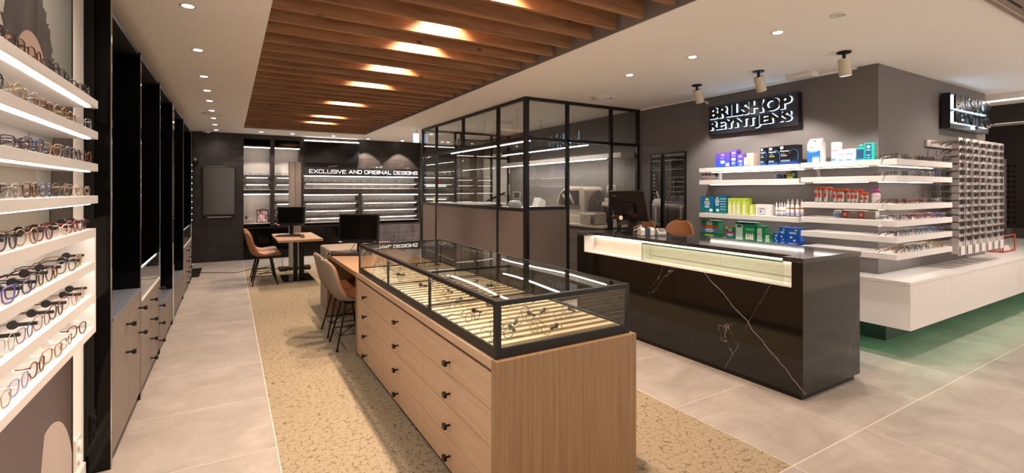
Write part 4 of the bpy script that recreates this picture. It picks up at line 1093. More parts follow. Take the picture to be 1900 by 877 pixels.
pos = thing('till_monitor', 'black till monitor seen from behind on the marble counter', 'monitor', (3.93, 3.93, 1.014))
Tm = Matrix.Translation((3.90, 3.93, 1.16)) @ Matrix.Rotation(-0.08, 4, 'Z') @ Matrix.Rotation(-0.24, 4, 'Y')
ob('back_case', MB().box(-0.02, 0.012, -0.29, 0.29, 0.0, 0.34).tr(Tm), BLACKP, pos, bevel=0.008); ob('screen', MB().box(0.0125, 0.016, -0.275, 0.275, 0.02, 0.325).tr(Tm), SCREEN, pos)
ob('rear_box', MB().box(-0.05, -0.0205, -0.10, 0.10, 0.08, 0.20).tr(Tm), P('#0e0d0c', 0.5, name='matt_black'), pos, bevel=0.004); ob('label_plate', MB().box(-0.0225, -0.0203, 0.17, 0.25, 0.275, 0.295).tr(Tm), P('#6f6960', 0.4, name='grey_label'), pos)
ob('stand', MB().prism([(3.88, 3.86, 1.03), (3.96, 3.86, 1.03), (3.99, 3.86, 1.24), (3.95, 3.86, 1.24)], (0, 0.14, 0)), BLACKP, pos); ob('foot', BX(3.82, 4.05, 3.80, 4.06, 1.0145, 1.03), BLACKP, pos)
sc_ = thing('barcode_scanner', 'black barcode scanner with a glowing red ring on the marble counter', 'scanner', (3.77, 4.02, 1.014))
ob('stand', MB().tube([(3.79, 4.04, 1.02), (3.81, 4.04, 1.10), (3.79, 4.04, 1.17)], 0.022, 8), BLACKP, sc_); ob('foot', MB().cyl((3.80, 4.04, 1.0145), (3.80, 4.04, 1.024), 0.05, 16), BLACKP, sc_)
ob('head', MB().prism([(3.72, 4.09, 1.17), (3.86, 4.09, 1.20), (3.86, 4.09, 1.235), (3.72, 4.09, 1.20)], (0, -0.10, 0)), BLACKP, sc_, bevel=0.004); ob('red_ring', MB().tube([(3.78 + 0.017*math.cos(a*PI/8), 3.985, 1.187 + 0.017*math.sin(a*PI/8)) for a in range(16)], 0.005, 6, True), EM('red_ring_glow', (1.0, 0.16, 0.06), 3.0), sc_, label='glowing red ring')
wr_ = ob('cable_tangle', MB().tube([(3.84, 3.84, 1.02), (3.80, 3.80, 1.09), (3.86, 3.76, 1.12), (3.80, 3.72, 1.06), (3.86, 3.74, 1.02), (3.80, 3.82, 1.024), (3.77, 3.77, 1.06), (3.83, 3.72, 1.11), (3.9, 3.76, 1.03)], 0.007, 6), P('#b7aaa0', 0.4, name='pale_cable'), loc=(3.82, 3.78, 1.014))
tag(wr_, 'tangle of pale cables between the till monitor and the receipt printer', 'cables')
rp = thing('receipt_printer', 'white receipt printer with a dark blue middle on the marble counter', 'printer', (3.83, 3.66, 1.014), -0.5)
for a in (-0.075, 0.028): ob('white_shell', MB().prism([(a, -0.07, 0.001), (a, 0.07, 0.001), (a, 0.07, 0.06), (a, 0.04, 0.085), (a, -0.05, 0.085), (a, -0.07, 0.065)], (0.047, 0, 0)), WHITE, rp, local=True, bevel=0.006)
ob('dark_middle', MB().box(-0.026, 0.026, -0.06, 0.06, 0.001, 0.082), P('#2b3346', 0.3, name='navy_plastic'), rp, local=True)
tm = thing('card_terminal', 'white and grey card terminal on a cradle on the marble counter', 'card reader', (3.98, 3.60, 1.014), -0.6)
ob('cradle', MB().box(-0.05, 0.05, -0.09, 0.09, 0.001, 0.015), GREYP, tm, local=True); ob('case', MB().prism([(-0.042, -0.09, 0.016), (-0.042, 0.08, 0.016), (-0.042, 0.07, 0.04), (-0.042, 0.0, 0.075), (-0.042, -0.09, 0.04)], (0.084, 0, 0)), WHITE, tm, local=True, bevel=0.003); ob('keypad', MB().obox((0, -0.05, 0.0605), (0.032, 0, 0), (0, 0.035, 0.0135), (0, -0.0006, 0.002)), GREYP, tm, local=True)

# ============================================================ OAK DRAWER ISLAND, DESK AND SHOWCASE
IX0, IX1, IY0, IY1, IZ = 0.983, 1.815, 1.80, 4.45, 0.757
isl = thing('drawer_island', 'long oak drawer cabinet carrying the glass showcase', 'cabinet', (IX0, IY0, 0))
ob('front_end', BX(IX0, IX1, IY0, IY0 + .04, 0.0, IZ), OAK_V, isl, bevel=0.0015)
ob('top', BX(IX0, IX1, IY0 + .0405, IY1, 0.715, IZ), OAK_H, isl, bevel=0.001)
ob('rear_end', BX(IX0, IX1, IY1 - .035, IY1, 0.0, 0.7145), OAK_V, isl)
ob('rear_panel', BX(IX1 - .02, IX1, IY0 + .041, IY1 - .0355, 0.03, 0.7145), OAK_H, isl)
ob('body', BX(IX0 + .045, IX1 - .022, IY0 + .041, IY1 - .0355, 0.035, 0.712), DARK, isl); ob('plinth', BX(IX0 + .05, IX1 - .05, IY0 + .05, IY1 - .04, 0.0, 0.034), BLACKM, isl)
ob('metal_lip', BX(IX0 + .014, IX0 + .018, IY0 + .042, IY1 - .036, 0.7045, 0.7105), STEEL, isl)
DW = (IY1 - .037 - IY0 - .042) / 3
for c_ in range(3):
    for r in range(4):
        y0 = IY0 + .042 + DW * c_; z0 = 0.038 + 0.1645 * r
        d = ob('drawer', BX(IX0 + .006, IX0 + .026, y0 + .0012, y0 + DW - .0012, z0 + .0015, z0 + .163), OAK_H, isl)
        yk = (2.306, 3.198, 4.065)[c_]; zk = 0.112 + 0.163 * r
        m = MB().cyl((IX0 + .006, yk, zk), (IX0 - .02, yk, zk), 0.006, 8); m.box(IX0 - .034, IX0 - .018, yk - .016, yk + .016, zk - .012, zk + .012)
        ob('knob', m, BLACKM, d, label='black square knob')
ds = thing('oak_desk', 'oak writing desk joined to the far end of the drawer cabinet', 'desk', (IX0, IY1, 0))
ob('desktop', BX(IX0 - .005, IX1, IY1 + .001, 5.95, 0.715, IZ), OAK_X, ds, bevel=0.0015)
ob('side_panel', BX(IX0, IX1, 5.91, 5.95, 0, 0.7145), OAK_V, ds); ob('back_panel', BX(IX1 - .03, IX1, IY1 + .002, 5.9095, 0.0, 0.7145), OAK_H, ds)
ob('pen_drawer', BX(IX0 + .3, IX1 - .1, IY1 + .01, IY1 + .45, 0.62, 0.714), OAK_H, ds)
VX0, VX1, VY0, VY1, VZ0, VZ1 = 1.0, 1.79, 1.825, 4.40, 0.758, 1.012
vt = thing('glass_showcase', 'black framed glass showcase of spectacles on the oak drawer cabinet', 'showcase', (VX0, VY0, VZ0))
bs = MB(); bs.box(VX0, VX0 + .02, VY0, VY1, VZ0, 0.801); bs.box(VX1 - .02, VX1, VY0, VY1, VZ0, 0.801); bs.box(VX0 + .02, VX1 - .02, VY0, VY0 + .02, VZ0, 0.801); bs.box(VX0 + .02, VX1 - .02, VY1 - .02, VY1, VZ0, 0.801)
ob('base_frame', bs, BLACKM, vt)
ob('inner_floor', BX(VX0 + .021, VX1 - .021, VY0 + .021, VY1 - .021, VZ0, 0.790), P('#b3a688', 0.7, name='straw_floor'), vt)
PAD = P('#b7ab90', 0.75, name='straw_pad')
z = MB()
yy = VY0 + 0.06; rowi = 0
while yy < VY1 - 0.05:
    x = VX0 + 0.03
    while x < VX1 - 0.04:
        # a low zigzag ribbon: two slanting bars per tooth, 3 mm proud of the pad
        for (xa, ya, xb, yb) in ((x, yy - .013, x + .005, yy + .013), (x + .005, yy + .013, x + .010, yy - .013)):
            z.add([(xa, ya, .7903), (xa + .0022, ya, .7903), (xb + .0022, yb, .7903), (xb, yb, .7903), (xa + .0011, ya, .7965), (xb + .0011, yb, .7965)], [(0, 4, 5, 3), (1, 2, 5, 4)])
        x += 0.010
    yy += 0.075; rowi += 1
zo = ob('zigzag_rows', z, P('#85724e', 0.7, name='straw_zigzag'), vt); zo['kind'] = 'stuff'
pd = MB(); yy = VY0 + 0.0975
while yy < VY1 - 0.05:
    pd.prism([(VX0 + .025, yy - .016, .7901), (VX0 + .025, yy + .016, .7901), (VX0 + .025, yy + .012, .7925), (VX0 + .025, yy - .012, .7925)], (VX1 - VX0 - .05, 0, 0)); yy += 0.075
o = ob('pad_rows', pd, PAD, vt); o['kind'] = 'stuff'
TK = 0.011
def fr(name, *a): return ob(name, BX(*a), BLACKM, vt)
fr('top_rail', VX0, VX0 + .026, VY0 + .028, VY1, VZ1 - .022, VZ1); fr('top_rail', VX0, VX1, VY0, VY0 + .0275, VZ1 - .022, VZ1)
fr('top_rail', VX1 - .010, VX1, VY0 + .028, VY1, VZ1 - .010, VZ1); fr('top_rail', VX0 + .027, VX1 - .011, VY1 - .010, VY1, VZ1 - .010, VZ1)
fr('cross_bar', VX0 + .027, VX1 - .011, 2.72, 2.745, VZ1 - .018, VZ1 - .004); fr('divider_foot', VX0 + .022, VX1 - .022, 2.725, 2.74, .798, .806); fr('divider_foot', VX0 + .022, VX1 - .022, 3.49, 3.505, .798, .806)
fr('corner_post', VX0, VX0 + .026, VY0, VY0 + .0275, 0.8015, VZ1 - .0225); fr('corner_post', VX1 - .018, VX1, VY0, VY0 + .02, 0.8015, VZ1 - .0225)
fr('corner_post', VX0, VX0 + .014, VY1 - .014, VY1, 0.8015, VZ1 - .0225); fr('corner_post', VX1 - .012, VX1, VY1 - .012, VY1, 0.8015, VZ1 - .0105)
for y in (2.645, 3.495): fr('side_post', VX0 + .001, VX0 + .013, y - .010, y + .010, 0.8015, VZ1 - .0225); fr('side_post', VX1 - .012, VX1, y + .08, y + .10, 0.8015, VZ1 - .0105)
for a, b in ((VY0 + .028, 2.634), (2.656, 3.484), (3.506, VY1 - .015)): ob('side_glass', BX(VX0 + .004, VX0 + .009, a, b, 0.8015, VZ1 - .0225), GLASS, vt)
ob('front_glass', BX(VX0 + .027, VX1 - .019, VY0 + .004, VY0 + .009, 0.8015, VZ1 - .0225), GLASS, vt)
ob('rear_glass', BX(VX1 - .008, VX1 - .004, VY0 + .021, VY1 - .013, 0.8015, VZ1 - .0105), GLASS, vt); ob('end_glass', BX(VX0 + .015, VX1 - .013, VY1 - .008, VY1 - .004, 0.8015, VZ1 - .0105), GLASS, vt)
for a, b in ((VY0 + .029, 2.731), (2.733, VY1 - .011)): ob('top_glass', BX(VX0 + .027, VX1 - .011, a, b, VZ1 - .0035, VZ1 - .0005), GLASSV, vt)
ledv = EM('showcase_led', (1.0, 0.90, 0.77), 75.0)
ob('led_strip', BX(VX0 + .015, VX0 + .025, VY0 + .04, VY1 - .03, VZ1 - .027, VZ1 - .0225), ledv, vt)
tags_v = MB(); 
vg = [(1.10, 1.95), (1.17, 2.08), (1.30, 1.93), (1.33, 2.12), (1.42, 2.20), (1.57, 2.10), (1.12, 2.30), (1.22, 2.42), (1.38, 2.46), (1.50, 2.38), (1.14, 2.62), (1.30, 2.66), (1.18, 2.86), (1.36, 2.94), (1.56, 2.86), (1.12, 3.12), (1.30, 3.2), (1.48, 3.16), (1.14, 3.60), (1.32, 3.70), (1.5, 3.62), (1.16, 3.92), (1.34, 4.05), (1.55, 3.95), (1.2, 4.24)]
for k, (x, y) in enumerate(vg):
    c_ = ['grey', 'dark brown', 'gold', 'black', 'silver'][k % 5]; s_ = ms[(k * 2) % 4]
    glasses(s_, c_, k % 2 == 0, (x, y, 0.7975), random.uniform(-1.2, 1.2), '%s %s spectacles in the glass showcase, %s counting from its front end' % (c_, s_, ORD[k] if k < 18 else ['nineteenth','twentieth','twenty-first','twenty-second','twenty-third','twenty-fourth','twenty-fifth'][k-18]), 'spectacles in the glass showcase', tag_b, name='spectacles')

# taupe block, monitors, keyboards
tb_ = ob('taupe_block', BX(1.03, 1.95, 5.99, 6.72, 0.0, 0.775), mottled('taupe_upholstery', '#7d6f63', '#8f8073', 4, 0.7), loc=(1.49, 6.35, 0), bevel=0.02)
tag(tb_, 'large taupe upholstered block behind the oak desk', 'bench')
def monitor(label, loc, rz, z0, w_, hh, stand):
    t = thing('desk_monitor', label, 'monitor', loc, rz)
    Tm = Matrix.Translation((0, 0, z0)) @ Matrix.Rotation(-0.09, 4, 'X')
    ob('case', MB().box(-w_/2, w_/2, 0, 0.035, 0, hh).tr(Tm), BLACKP, t, local=True, bevel=0.006)
    ob('screen', MB().box(-w_/2 + .022, w_/2 - .022, -0.002, -0.0003, 0.045, hh - .018).tr(Tm), SCREEN, t, local=True)
    ob('power_light', MB().box(-w_/2 + .01, -w_/2 + .045, -0.003, -0.0003, 0.014, 0.022).tr(Tm), EM('pink_led', (1.0, 0.08, 0.3), 1.2), t, local=True, label='small pink power light')
    ob('maker_plate', MB().box(w_/2 - .06, w_/2 - .02, -0.003, -0.0003, 0.014, 0.024).tr(Tm), STEEL, t, local=True)
    ob('stand', MB().prism([(-.03, 0.04, 0.012), (.03, 0.04, 0.012), (.03, 0.05, z0 + .18), (-.03, 0.05, z0 + .18)], (0, 0.025, 0)), BLACKP, t, local=True)
    ob('foot', MB().box(-.11, .11, -0.02, 0.15, 0.001, 0.012), BLACKP, t, local=True)
    return t
VA = -math.radians(30.62)
monitor('black desk monitor standing on the oak desk behind the showcase', (1.30, 5.75, 0.757), VA - 0.05, 0.115, 0.48, 0.345, True)
monitor('black desk monitor on the oak table in front of the silver column', (0.90, 8.98, 0.725), VA + 0.16, 0.16, 0.45, 0.325, True)
def keyboard(label, loc, rz):
    t = thing('keyboard', label, 'keyboard', loc, rz)
    ob('base', MB().prism([(-.21, -.07, 0.001), (-.21, .07, 0.001), (-.21, .07, 0.022), (-.21, -.07, 0.012)], (.42, 0, 0)), BLACKP, t, local=True)
    k = MB()
    for r in range(5):
        for c_ in range(17):
            x = -.198 + .0235 * c_; y = -.058 + .0245 * r; zz = 0.0133 + 0.00172 * r
            k.box(x, x + .019, y, y + .019, zz, zz + .006)
    o = ob('keys', k, P('#2d2a2b', 0.4, name='key_plastic'), t, local=True); o['kind'] = 'stuff'
def mouse(label, loc, rz):
    t = thing('computer_mouse', label, 'mouse', loc, rz)
    m = MB(); n = 10; rings = []
    for i in range(7):
        a = PI * i / 12
        for k in range(14):
            b_ = 2 * PI * k / 14; rings.append((0.031 * math.cos(a) * math.cos(b_), 0.055 * math.cos(a) * math.sin(b_), 0.001 + 0.034 * math.sin(a)))
    fs = [(i*14+k, i*14+(k+1) % 14, (i+1)*14+(k+1) % 14, (i+1)*14+k) for i in range(6) for k in range(14)]
    m.add(rings, fs, 0, True); ob('shell', m, P('#1a1816', 0.2, name='glossy_black'), t, local=True)
    ob('wheel', MB().cyl((-.003, 0.025, 0.0315), (.003, 0.025, 0.0315), 0.006, 10), GREYP, t, local=True)
keyboard('black keyboard on the oak desk below the monitor', (1.19, 5.60, 0.757), VA + 0.05)
mouse('black mouse at the edge of the oak desk', (1.01, 5.80, 0.757), -0.9)
keyboard('dark keyboard on the oak table by the silver column', (0.86, 8.72, 0.725), VA + 0.1)
mouse('black mouse on the oak table beside its keyboard', (1.02, 8.40, 0.725), -0.5)
for i, (x, y) in enumerate(((1.34, 5.76),)):
    o = ob('monitor_cable', MB().tube([(1.30, 5.80, 0.90), (1.22, 5.76, 0.80), (1.26, 5.66, 0.765), (1.32, 5.70, 0.764)], 0.004, 6), BLACKP, loc=(1.3, 5.76, 0.76)); tag(o, 'thin black cable hanging from the monitor on the oak desk', 'cable')

# table, silver column
tb2 = thing('pedestal_table', 'oak topped table on a double black post by the silver column', 'table', (0.96, 8.75, 0))
ob('tabletop', BX(0.635, 1.28, 8.06, 9.38, 0.690, 0.725), OAK_X, tb2, bevel=0.002)
ob('post', BX(0.93, 0.99, 8.80, 8.90, 0.013, 0.689), BLACKM, tb2); ob('post', BX(1.02, 1.09, 8.80, 8.90, 0.013, 0.689), BLACKM, tb2)
ob('under_frame', BX(0.70, 1.22, 8.3, 9.2, 0.665, 0.689), BLACKM, tb2); ob('base_plate', BX(0.755, 1.215, 8.53, 9.22, 0.0, 0.012), BLACKG, tb2)
tw = thing('centring_column', 'tall silver grey column on a dark spread foot behind the oak table', 'column', (1.06, 9.8, 0), 0)
ob('column_half', MB().box(0.955, 1.055, 9.76, 9.90, 0.05, 2.02), P('#908983', 0.4, 0.2, name='silver_grey'), tw, bevel=0.006); ob('column_half', MB().box(1.058, 1.158, 9.76, 9.90, 0.05, 2.02), P('#87807a', 0.4, 0.2, name='silver_grey_shade'), tw, bevel=0.006)
for ang in (200, 340, 160, 20): ob('foot', MB().obox((1.056 + 0.13*math.cos(math.radians(ang)), 9.83 + 0.16*math.sin(math.radians(ang)), 0.03), (0.15*math.cos(math.radians(ang)), 0.15*math.sin(math.radians(ang)), 0), (-0.04*math.sin(math.radians(ang)), 0.04*math.cos(math.radians(ang)), 0), (0, 0, 0.02 + 0.001*(ang % 7))), BLACKM, tw)
hc = ob('hanging_cable', MB().tube([(0.80, 9.1, 0.66), (0.79, 9.2, 0.45), (0.80, 9.3, 0.2), (0.84, 9.45, 0.03), (0.9, 9.6, 0.012)], 0.004, 6), BLACKP, loc=(0.8, 9.2, 0)); tag(hc, 'thin black cable hanging from the oak table to the floor', 'cable')

# ------------------------------------------------------------ chairs
def shell_mesh(th, grow=0.0):
    prof = [(0.225, 0.445, .20), (0.20, 0.462, .215), (0.12, 0.458, .225), (0.02, 0.448, .228), (-0.08, 0.450, .225), (-0.155, 0.475, .215), (-0.195, 0.53, .205), (-0.220, 0.61, .20), (-0.240, 0.70, .19), (-0.258, 0.78, .165), (-0.268, 0.825, .125), (-0.272, 0.842, .07)]
    n = 11; top = []
    for i, (y, zz, hw) in enumerate(prof):
        for k in range(n):
            s_ = -1 + 2 * k / (n - 1)
            curl = (abs(s_) ** 2.6)
            back = i / (len(prof) - 1)
            lift = 0.035 * curl * (1 - back) + (0.01 * curl)
            fw_ = 0.07 * curl * (1 if 4 <= i <= 9 else 0.5)
            if i < 4: top.append((s_ * (hw + grow), y, zz + lift))
            else: top.append((s_ * (hw + grow), y + fw_, zz + (0.03 * curl if i < 7 else -0.0)))
    N = len(prof)
    # thickness along normals
    vs = [Vector(p) for p in top]
    nm = []
    for i in range(N):
        for k in range(n):
            a = vs[min(i+1, N-1)*n+k] - vs[max(i-1, 0)*n+k]; b_ = vs[i*n+min(k+1, n-1)] - vs[i*n+max(k-1, 0)]
            nm.append(-b_.cross(a).normalized())
    return vs, nm, N, n
def shell(o0, o1, grow=0.0):
    vs, nm, N, n = shell_mesh(0, grow)
    A = [v + w_ * o0 for v, w_ in zip(vs, nm)]; B = [v + w_ * o1 for v, w_ in zip(vs, nm)]
    m = MB(); K = N * n; fs = []
    for i in range(N-1):
        for k in range(n-1):
            q = (i*n+k, i*n+k+1, (i+1)*n+k+1, (i+1)*n+k); fs.append(q); fs.append(tuple(K + j for j in q[::-1]))
    edge = [k for k in range(n)] + [i*n+n-1 for i in range(1, N)] + [(N-1)*n+k for k in range(n-2, -1, -1)] + [i*n for i in range(N-2, 0, -1)]
    for a, b_ in zip(edge, edge[1:] + edge[:1]): fs.append((a, K + a, K + b_, b_))
    m.add(A + B, fs, 0, True)
    return m
CHM = None
def chair(label, loc, rz, group, seat_up=0.0, inner=LEATHER, outer=FELT, rim=LEATHER):
    global CHM
    if CHM is None:
        CHM = {}
        CHM['cushion'] = shell(0.0, 0.020).mesh('leather_seat'); CHM['back'] = shell(-0.016, -0.001, -0.004).mesh('felt_back')
        CHM['rim'] = None
    t = thing('shell_chair', label, 'chair', loc, rz, group)
    for nm, me_, mt in (('leather_seat', CHM['cushion'], inner), ('outer_shell', CHM['back'], outer)):
        me2 = me_
        if len(me2.materials) == 0: me2.materials.append(mt)
        o = bpy.data.objects.new(nm, me2); COL.objects.link(o); o.parent = t; o.location = (0, 0, seat_up); recolor(o, [mt])
        md = o.modifiers.new('smooth', 'SUBSURF'); md.levels = 1; md.render_levels = 2
    zt = 0.425 + seat_up
    for sx in (-1, 1):
        for sy in (-1, 1):
            ob('leg', MB().cyl((sx * .10, sy * .09 + .01, zt), (sx * .175, sy * .175, 0.012), 0.009, 8).cyl((sx * .175, sy * .175, 0.0), (sx * .175, sy * .175, 0.012), 0.012, 8), BLACKM, t, local=True)
    ob('seat_plate', MB().box(-.12, .12, -.10, .12, zt - .004, zt + .006), BLACKM, t, local=True)
    zz = 0.14; f_ = 1 - (zz - 0.012) / (zt - 0.012); q = .10 + .075 * f_; qy = .09 + .085 * f_
    zz2 = 0.20; f2 = 1 - (zz2 - 0.012) / (zt - 0.012); q2 = .10 + .075 * f2; qy2 = .09 + .085 * f2
    ob('wire_brace', MB().tube([(-q, -qy, zz), (q2, qy2, zz2)], 0.005, 6).tube([(q, -qy, zz), (-q2, qy2, zz2)], 0.005, 6).tube([(-q, -qy, zz), (q, -qy, zz)], 0.005, 6).tube([(-q2, qy2, zz2), (q2, qy2, zz2)], 0.005, 6).tube([(-q, -qy, zz), (-q, qy, zz)], 0.005, 6).tube([(q, -qy, zz), (q, qy, zz)], 0.005, 6), BLACKM, t, local=True)
    return t
chair('brown leather shell chair at the oak desk, the one touching the drawer cabinet', (1.03, 4.80, 0.0), -PI/2, 'shell chairs')
chair('brown leather shell chair at the oak desk, the one nearer its end panel', (1.03, 5.28, 0.0), -PI/2, 'shell chairs')
chair('brown leather shell chair at the oak table, with its side to the camera in front', (0.48, 8.60, 0.0), -PI/2, 'shell chairs', outer=P('#9a6a4a', 0.6, name='brown_felt'))
chair('brown leather shell chair at the oak table, the one behind near the dark wall', (0.48, 9.14, 0.0), -PI/2, 'shell chairs', outer=P('#9a6a4a', 0.6, name='brown_felt'))
tan = P('#7f4e2b', 0.4, name='tan_leather')
chair('tan leather stool chair behind the marble counter, in front of the mirror', (4.68, 4.02, 0), PI/2 + 0.35, 'stool chairs behind the counter', 0.27, tan, tan)
chair('tan leather stool chair behind the marble counter, behind the till monitor', (4.66, 4.62, 0), PI/2 + 0.2, 'stool chairs behind the counter', 0.24, tan, tan)

# ============================================================ SIGN WALL
VX_ = (0, -1, 0); VZ_ = (0, 0, 1); HX_ = (1, 0, 0)
def shopsign(label, org, ux, w_, hh, face):
    ux = Vector(ux); uz = ux.cross(Vector(VZ_)); org = Vector(org)   # org = middle of the panel face, uz points out of the wall
    t = thing('shop_sign', label, 'sign', tuple(org))
    ob('panel', MB().obox(org - uz * 0.04, ux * (w_/2), uz * 0.0385, Vector((0, 0, hh/2))), P('#191a20', 0.25, name='sign_navy'), t, bevel=0.002)
    for s_, zc in (('BRILSHOP', hh * 0.235), ('REYNTJENS', -hh * 0.235)):
        hl = MB(); fc = MB()
        o_ = org + Vector((0, 0, zc)); tw = w_ * 0.93; o_ = o_ - ux * (w_ * 0.015)
        shift_text(hl, s_, o_, ux, VZ_, hh * 0.40, tw * 0.99, 0.016, 0.050, res=5)
        shift_text(fc, s_, o_ + uz * 0.0165, ux, VZ_, hh * 0.40, tw * 0.99, 0.020, 0.048, res=5)
        letters('letter_glow', hl, HALO, t, ux); letters('letter', fc, P('#0b0b0e', 0.25, name='letter_black'), t, ux)
    return t
shopsign('backlit black sign reading BRILSHOP REYNTJENS above the product shelves', (5.205, 3.365, 2.365), VX_, 1.10, 0.36, 0)
shopsign('backlit black sign reading BRILSHOP REYNTJENS above the sunglasses rack', (7.28, 2.02, 2.362), HX_, 1.17, 0.385, 0)

mr = thing('wall_mirror', 'tall black framed mirror on the grey wall between glass room and shelves', 'mirror', (5.285, 4.63, 0.5))
ob('frame', MB().box(5.262, 5.288, 4.325, 4.345, 0.5, 2.02).box(5.262, 5.288, 4.925, 4.945, 0.5, 2.02).box(5.262, 5.288, 4.345, 4.925, 2.0, 2.02).box(5.262, 5.288, 4.345, 4.925, 0.5, 0.52), BLACKM, mr)
ob('mirror_glass', BX(5.27, 5.278, 4.346, 4.924, 0.521, 1.999), P('#d5d3d0', 0.01, 1.0, name='mirror_silver'), mr)

# ------------------------------------------------------------ white shelves
def wshelf(label, x0, x1, y0, y1, zt, group, Lx=None):
    t = thing('product_shelf', label, 'shelf', (x1, (y0+y1)/2, zt), 0, group)
    m = MB()
    if Lx: # wraps the corner of the column
        m.prism([(x0, y1, zt - .052), (x0, y0, zt - .052), (Lx, y0, zt - .052), (Lx, 2.120, zt - .052), (x1, 2.120, zt - .052), (x1, y1, zt - .052)], (0, 0, 0.052))
    else: m.box(x0, x1, y0, y1, zt - .052, zt)
    ob('shelf_board', m, WHITE, t, bevel=0.0015)
    if Lx:
        ob('led_strip', MB().box(x0 + .16, x0 + .18, 2.14, y1 - .04, zt - .0562, zt - .0522), LEDS, t); ob('led_strip', BX(x0 + .05, Lx - .04, y0 + .14, y0 + .16, zt - .0562, zt - .0522), LEDS, t)
    else: ob('led_strip', BX(x0 + .16, x0 + .18, y0 + .04, y1 - .04, zt - .0562, zt - .0522), LEDS, t)
    return t
LZ = [1.766, 1.616, 1.217, 0.92]; RZ = [1.771, 1.625, 1.376, 1.23, 1.089, 0.941]
LN = ['topmost', 'second', 'third', 'lowest']
for z_, n_ in zip(LZ, LN): wshelf('white product shelf behind the counter, %s of the four nearer the mirror' % n_, 5.0, 5.288, 2.70, 3.90, z_, 'straight white product shelves')
for i, z_ in enumerate(RZ): wshelf('white shelf wrapping the column corner, %s of the six from the top' % ORD[i], 4.955, 5.288, 1.85, 2.655, z_, 'white corner shelves', 6.18)

# pedestal, plinth, green light
pdm = thing('pedestal_bench', 'long white floating pedestal bench around the column with green light below', 'bench', (5.03, 1.78, 0.28))
ob('top', MB().prism([(5.03, 4.0, 0.672), (5.03, 1.78, 0.672), (11.2, 1.78, 0.672), (11.2, 2.119, 0.672), (5.287, 2.119, 0.672), (5.287, 4.0, 0.672)], (0, 0, 0.030)), WHITE, pdm, bevel=0.002)
ob('top_extension', BX(8.145, 11.2, 2.1205, 2.6, 0.672, 0.702), WHITE, pdm)
for a, b in ((5.032, 5.94), (5.943, 7.9), (7.903, 9.5), (9.503, 11.2)): ob('front_panel', BX(a, b, 1.782, 1.80, 0.285, 0.6715), WHITE, pdm)
for a, b in ((1.80, 2.9), (2.903, 4.0)): ob('side_panel', BX(5.032, 5.05, a, b, 0.285, 0.6715), WHITE, pdm)
ob('underside', MB().prism([(5.051, 4.0, 0.336), (5.051, 1.801, 0.336), (11.2, 1.801, 0.336), (11.2, 2.6, 0.336), (5.9, 2.6, 0.336), (5.9, 4.0, 0.336)], (0, 0, 0.0035)), GREYP, pdm)
ob('plinth', MB().box(5.62, 5.7, 2.24, 4.0, 0, 0.3355).box(5.62, 11.0, 2.19, 2.24, 0, 0.3355), P('#3c3a38', 0.6, name='plinth_grey'), pdm)
ob('green_led', MB().box(5.11, 5.125, 1.88, 3.95, 0.327, 0.3355).box(5.13, 11.1, 1.862, 1.878, 0.327, 0.3355), GREENL, pdm, label='glowing green strip')
rf = thing('ring_display', 'red wire frame display with a card standing on the white pedestal bench', 'display stand', (8.64, 2.1, 0.702))
redm = P('#a33427', 0.4, name='red_metal')
def rod(a, b): return MB().cyl(a, b, 0.007, 6)
m = MB()
for a, b in (((8.42, 2.03, .71), (8.42, 2.03, .915)), ((8.88, 2.03, .71), (8.88, 2.03, .915)), ((8.42, 2.03, .915), (8.88, 2.03, .915)), ((8.42, 2.03, .71), (8.88, 2.03, .71)), ((8.42, 2.03, .71), (8.40, 2.17, .71)), ((8.88, 2.03, .71), (8.86, 2.17, .71)), ((8.40, 2.17, .71), (8.86, 2.17, .71))): m.cyl(a, b, 0.008, 6)
ob('wire_frame', m, redm, rf); ob('card', MB().prism([(8.50, 2.05, .715), (8.82, 2.05, .715), (8.82, 2.08, .775), (8.50, 2.08, .765)], (0, .003, 0)), P('#cbb9b2', 0.5, name='printed_card'), rf)

